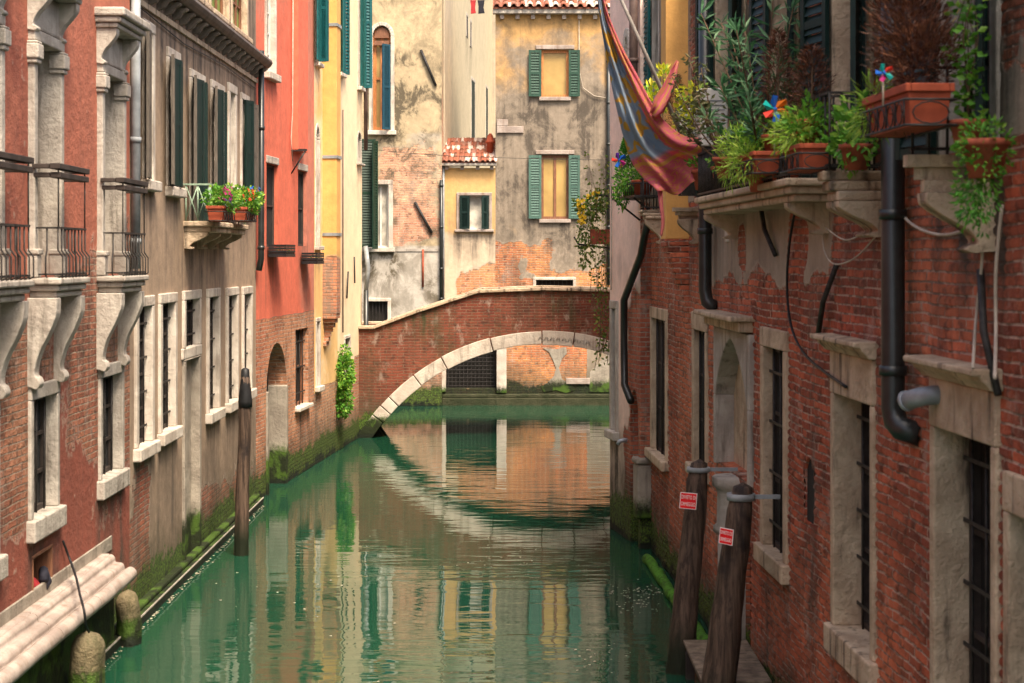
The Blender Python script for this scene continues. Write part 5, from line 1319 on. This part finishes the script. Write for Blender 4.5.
# bare dark shrub with leaves, left of the oleander
t = rt('olive_shrub', 'thin dark stemmed shrub with small dull leaves in front of the white box', 'shrub', 727, 178, .38); pot(t, .12, .18, 'terra_dk'); S_ = []; mb = MB()
for i in range(12):
    tip = Vector((-.15+rnd(.45), -.20+rnd(.40), .75+rnd(.35))); mid = Vector((tip.x*.6+rnd(.05), tip.y*.5, tip.z*.5)); P = [(0, 0, .12), tuple(mid), tuple(tip)]; S_.append(P)
    for j, p in enumerate(catmull(P, 8)):
        if j < 9: continue
        for _ in range(5): add_leaf(mb, (p[0]+rnd(.04), p[1]+rnd(.04), p[2]+rnd(.04)), (rnd(), rnd(), rnd(.6)), .07, .028)
mb.build('foliage', leaf_mat('dull_leaf', (.07, .09, .03), (.12, .13, .05), (.2, .16, .08)), t); stems(t, S_, .011)
# yellow-leaved shrub
t = rt('yellow_shrub', 'shrub with bright yellow green leaves between the flag and the white box', 'shrub', 679, 176, .45); pot(t, .11, .2, 'terra_dk')
cl = [((-.1, -.26, .78), (.16, .13, .16), 90), ((.2, .12, .80), (.2, .15, .10), 100), ((.1, .02, .52), (.15, .09, .2), 70), ((-.2, -.30, .52), (.12, .10, .14), 55), ((0, -.16, 1.0), (.12, .08, .10), 40), ((0, .2, .6), (.1, .08, .14), 40)]
foliage(t, ('lf_yel', cl, .075, .05, 0, .3)); foliage(t, ('lf_lime', [(c, r, int(n*.35)) for c, r, n in cl], .07, .045, 0, .2), 'foliage')
stems(t, [[(0, 0, .1), (c[0]*.4, c[1], c[2]*.5), c] for c, r, n in cl], .009)
# white box (condenser) standing on the balcony
u0, z0 = R1.at(728, 146, .05); z1 = R1.z(728, 88, .05)
t = thing('white_box_unit', 'pair of white condenser boxes on the balcony behind the yellow shrub', 'air conditioner', R1.W(u0, -.32, z0), R1.rz)
for k_, (dx, w_) in enumerate(((-.34, .34), (-1.75, .36))):
    mb = MB(); mb.box(dx, dx+w_, 0, .27, 0, z1-z0-.08*k_); o = mb.build('casing', M['white'], t, bevel=.015)
    mb = MB()
    for i in range(9): z = .08+i*.045; mb.box(dx+.04, dx+w_-.04, -.006, .002, z, z+.012); mb.box(dx+w_-.002, dx+w_+.005, .03, .24, z, z+.012)
    mb.build('vent', M['pipe_gr'], o)
for x in (-.30, -.08, -1.70, -1.47): mb = MB(); mb.box(x, x+.05, .02, .25, R1.z(728, 190, .05)-z0, -.002); mb.build('foot', M['iron'], t)
# small cypress and shelf planter on the pink house
random.seed(41)
u, z = R2.at(634, 196, .28)
t = thing('wall_shelf_planter', 'iron shelf planter with a small green cypress and low herbs on the pink house corner', 'planter', R2.W(u-.9, -.38, z), R2.rz, None)
mb = MB(); mb.box(0, 1.35, 0, .37, -.03, 0); 
for x in (.1, 1.2): mb.tube([(x, .02, -.03), (x, .37, -.3)], .014, 5)
for x in [0+.12*i for i in range(12)]: mb.tube([(x, 0, 0), (x, 0, .15)], .005, 4)
mb.tube([(0, .37, .15), (0, 0, .15), (1.35, 0, .15), (1.35, .37, .15)], .008, 5); mb.build('shelf', M['iron'], t)
pot(t, .12, .19, 'terra', (.35, .17, 0)); pot(t, .14, .2, 'terra', (1.1, .17, 0)); pot(t, .10, .17, 'terra_dk', (.72, .17, 0))
mb = MB()
for i in range(3200):
    q = random.random()**.85; rr = .20*min(1, (1-q)**.75*1.15)*random.random()**.4; a = rnd(pi); p = (.35+cos(a)*rr, .17+sin(a)*rr, .18+q*.78); add_leaf(mb, p, (cos(a)+rnd(.4), sin(a)+rnd(.4), 1.1), .045, .014)
mb.build('foliage', M['lf_con'], t); foliage(t, ('lf_mid', [((.85, .10, .20), (.32, .2, .16), 420), ((.6, .0, .02), (.25, .10, .18), 220)], .055, .035, .3, 0), 'foliage')
blossoms(t, 'redf', scatter((.62, .0, .42), (.04, .02, .03), 3), .02)
# toy pinwheels
def pinwheel(label, p, cols, s=1.):
    t = thing('pinwheel', label, 'pinwheel', p, 0, 'toy pinwheels in the planters')
    mb = MB(); mb.tube([(0, .02, -.30*s), (0, .02, 0)], .005, 5); mb.build('stick', M['cable_w'], t)
    n = len(cols)
    for i, c in enumerate(cols):
        a = 2*pi*i/n+.3; b_ = a+.9; r = .085*s; mb = MB(); v = [(0, 0, 0), (r*cos(a), -.012, r*sin(a)), (r*1.05*cos(a+.45), -.045*s, r*1.05*sin(a+.45)), (r*.62*cos(b_), -.005, r*.62*sin(b_))]
        mb.add(v, [(0, 1, 2), (0, 2, 3)]); mb.add([(x, y+.002, z) for x, y, z in v], [(2, 1, 0), (3, 2, 0)]); mb.build('blade', M[c], t)
    mb = MB(); mb.lathe((0, -.01, 0), [(.012*s, -.01), (.014*s, 0), (.006*s, .012)], 8); mb.build('hub', M['blue'], t)
pinwheel('large orange, blue and teal pinwheel in the middle of the right balcony', R1.world(775, 109, .62), ['orange', 'blue', 'teal', 'redf', 'blue', 'orange'], 1.05)
pinwheel('small blue and purple pinwheel in front of the little cypress', R2.world(619, 160, .42), ['blue', 'purple', 'redf', 'blue', 'magenta'], 1.15)
pinwheel('red and turquoise pinwheel stuck in the tall dead shrub at right', R1.world(884, 73, .66), ['redf', 'teal', 'blue', 'magenta', 'teal'], .55)
# flag and pole
t = thing('flagpole', 'slanting grey flagpole reaching out over the canal from the right balcony', 'flagpole', at3(694, 162, 17.0))
o0 = at3(694, 162, 17.0); q1 = at3(606, -34, 16.3)-o0
mb = MB(); mb.tube([(0, 0, 0), tuple(q1*.5), tuple(q1)], [.022, .02, .015], 8); mb.build('pole', plain_mat('grey_pole', (.22, .20, .18), .5, .2, 5), t)
mb = MB(); mb.tube([(0, 0, 0), (.25, .0, -.06), (.26, 0, -.30)], .02, 6); mb.build('socket', M['iron'], t)
rows = [(595, -20, 600, -20, 18.0), (599, 12, 607, 10, 18.0), (603, 38, 616, 33, 18.05), (608, 64, 627, 56, 18.1), (613, 90, 640, 80, 18.15), (618, 112, 651, 102, 18.2),
        (623, 134, 664, 121, 18.3), (628, 152, 684, 137, 18.4), (634, 166, 708, 140, 18.45), (643, 178, 722, 142, 18.5), (652, 187, 726, 147, 18.5), (658, 194, 728, 152, 18.5)]
fo = at3(622, 60, 16.5)
mb = MB(); nu, nv = 44, 88; vs = []; uvs = []
rr = catmull(rows, 8); nv = len(rr)-1
for j in range(nv+1):
    xl, yl, xr, yr, Y = rr[j]
    for i in range(nu+1):
        s = i/nu; tt = j/nv
        px = xl+(xr-xl)*s; py = yl+(yr-yl)*s+22*sin(pi*s)*max(0, tt-.45)+3*sin(s*14+tt*4)*tt
        fold = .09*sin(s*11+tt*4+1.2*sin(tt*7))*(.3+.7*tt)+.03*sin(s*27-tt*9)+.04*mnoise.noise(Vector((s*5, tt*7, 3)))
        p = at3(px, py, Y-1.6+fold)-fo; vs.append(tuple(p)); uvs.append((s, 1-tt))
fs = [(j*(nu+1)+i, j*(nu+1)+i+1, (j+1)*(nu+1)+i+1, (j+1)*(nu+1)+i) for j in range(nv) for i in range(nu)]
k0 = len(vs)
flap = [((650, 112), (655, 118)), ((655, 98), (664, 112)), ((664, 84), (671, 98)), ((671, 70), (676, 82)), ((677, 60), (679, 62))]
for j, (a, c) in enumerate(flap):
    for i in range(5):
        s = i/4; p = at3(a[0]+(c[0]-a[0])*s, a[1]+(c[1]-a[1])*s, 16.55+.04*sin(s*6))-fo; vs.append(tuple(p)); uvs.append((.6+s*.3, .1+j*.02))
fs += [(k0+j*5+i, k0+j*5+i+1, k0+(j+1)*5+i+1, k0+(j+1)*5+i) for j in range(4) for i in range(4)]
tails = [[(660, 190), (661, 205), (663, 222), (661, 236)]]
for tl in tails:
    c = catmull(tl, 4); k0 = len(vs)
    for j, (x, y) in enumerate(c):
        for sgn in (-1, 1):
            w_ = 2.6*(1-j/len(c)*.6); p = at3(x+sgn*w_, y+sgn*w_*.5, 16.85)-fo; vs.append(tuple(p)); uvs.append((.6+.1*sgn, .05))
    fs += [(k0+2*j, k0+2*j+1, k0+2*j+3, k0+2*j+2) for j in range(len(c)-1)]
me = bpy.data.meshes.new('draped_flag'); me.from_pydata(vs, [], fs); me.update(); ul = me.uv_layers.new(name='UVMap')
for lp in me.loops: ul.data[lp.index].uv = uvs[lp.vertex_index]
me.polygons.foreach_set('use_smooth', [True]*len(me.polygons)); me.materials.append(M['flag'])
o = bpy.data.objects.new('draped_flag', me); COL.objects.link(o); o.location = fo; md = o.modifiers.new('cloth', 'SOLIDIFY'); md.thickness = .004
tag(o, 'draped crimson, gold and blue flag hanging in folds from the slanting pole', 'flag')
# washing in the alley
p0 = at3(455, 3, 47); t = thing('washing_line', 'washing line high in the alley with one red and one dark garment', 'washing line', p0)
mb = MB(); mb.tube([(0, 0, .15), (.6, 0, .05), (1.2, 0, .12)], .006, 4); mb.build('line', M['cable_w'], t)
for (x, mt, w_) in ((.42, 'garment_r', .16), (.62, 'garment_k', .2)):
    mb = MB(); mb.prism([(x, .08), (x+w_, .08), (x+w_*.85, -.12), (x+w_, -.28), (x+w_*.1, -.30), (x+w_*.15, -.1)], -.012, .012); mb.build('garment', M[mt], t)
# wires across the far canal
mb = MB(); P = [at3(378, 150, 44.6), at3(420, 154, 44.4), at3(480, 157, 44.2), at3(548, 159, 44.6), at3(607, 160, 45.2)]
o = MB().tube([tuple(p-P[0]) for p in catmull([tuple(p) for p in P], 4) for p in [Vector(p)]], .007, 5).build('overhead_wire', M['iron'], None, loc=P[0]); tag(o, 'thin overhead wire crossing in front of the far houses', 'wire')

# drifting specks of leaf and foam on the water
random.seed(77); mb = MB()
def fleck(x, y, r):
    n = 5; a0 = rnd(3); mb.add([(x+r*cos(a0+2*pi*k_/n)*random.uniform(.5, 1.3), y+r*sin(a0+2*pi*k_/n)*random.uniform(.5, 1.6), .004) for k_ in range(n)], [list(range(n))])
for (cx, cy, sx, sy, n) in ((636, 592, 26, 5, 60), (640, 605, 22, 10, 50), (505, 560, 55, 14, 26), (600, 655, 30, 14, 26), (480, 500, 60, 12, 18), (175, 560, 40, 30, 30), (300, 600, 120, 50, 30)):
    for _ in range(n):
        px, py = cx+random.gauss(0, sx*.6), cy+random.gauss(0, sy*.6)
        if py < 445: continue
        Y = H*F/(py-CY); fleck((px-CX)*Y/F, Y, random.uniform(.006, .02))
for _ in range(260):
    y = random.uniform(15.5, 27.2); fleck(-3.985+abs(rnd(.05)), y, random.uniform(.006, .02))
o = mb.build('floating_debris', plain_mat('pale_scum', (.42, .36, .27), .8, .5, 9), None); tag(o, 'pale specks of scum and leaves drifting on the green water', 'debris', kind='stuff')
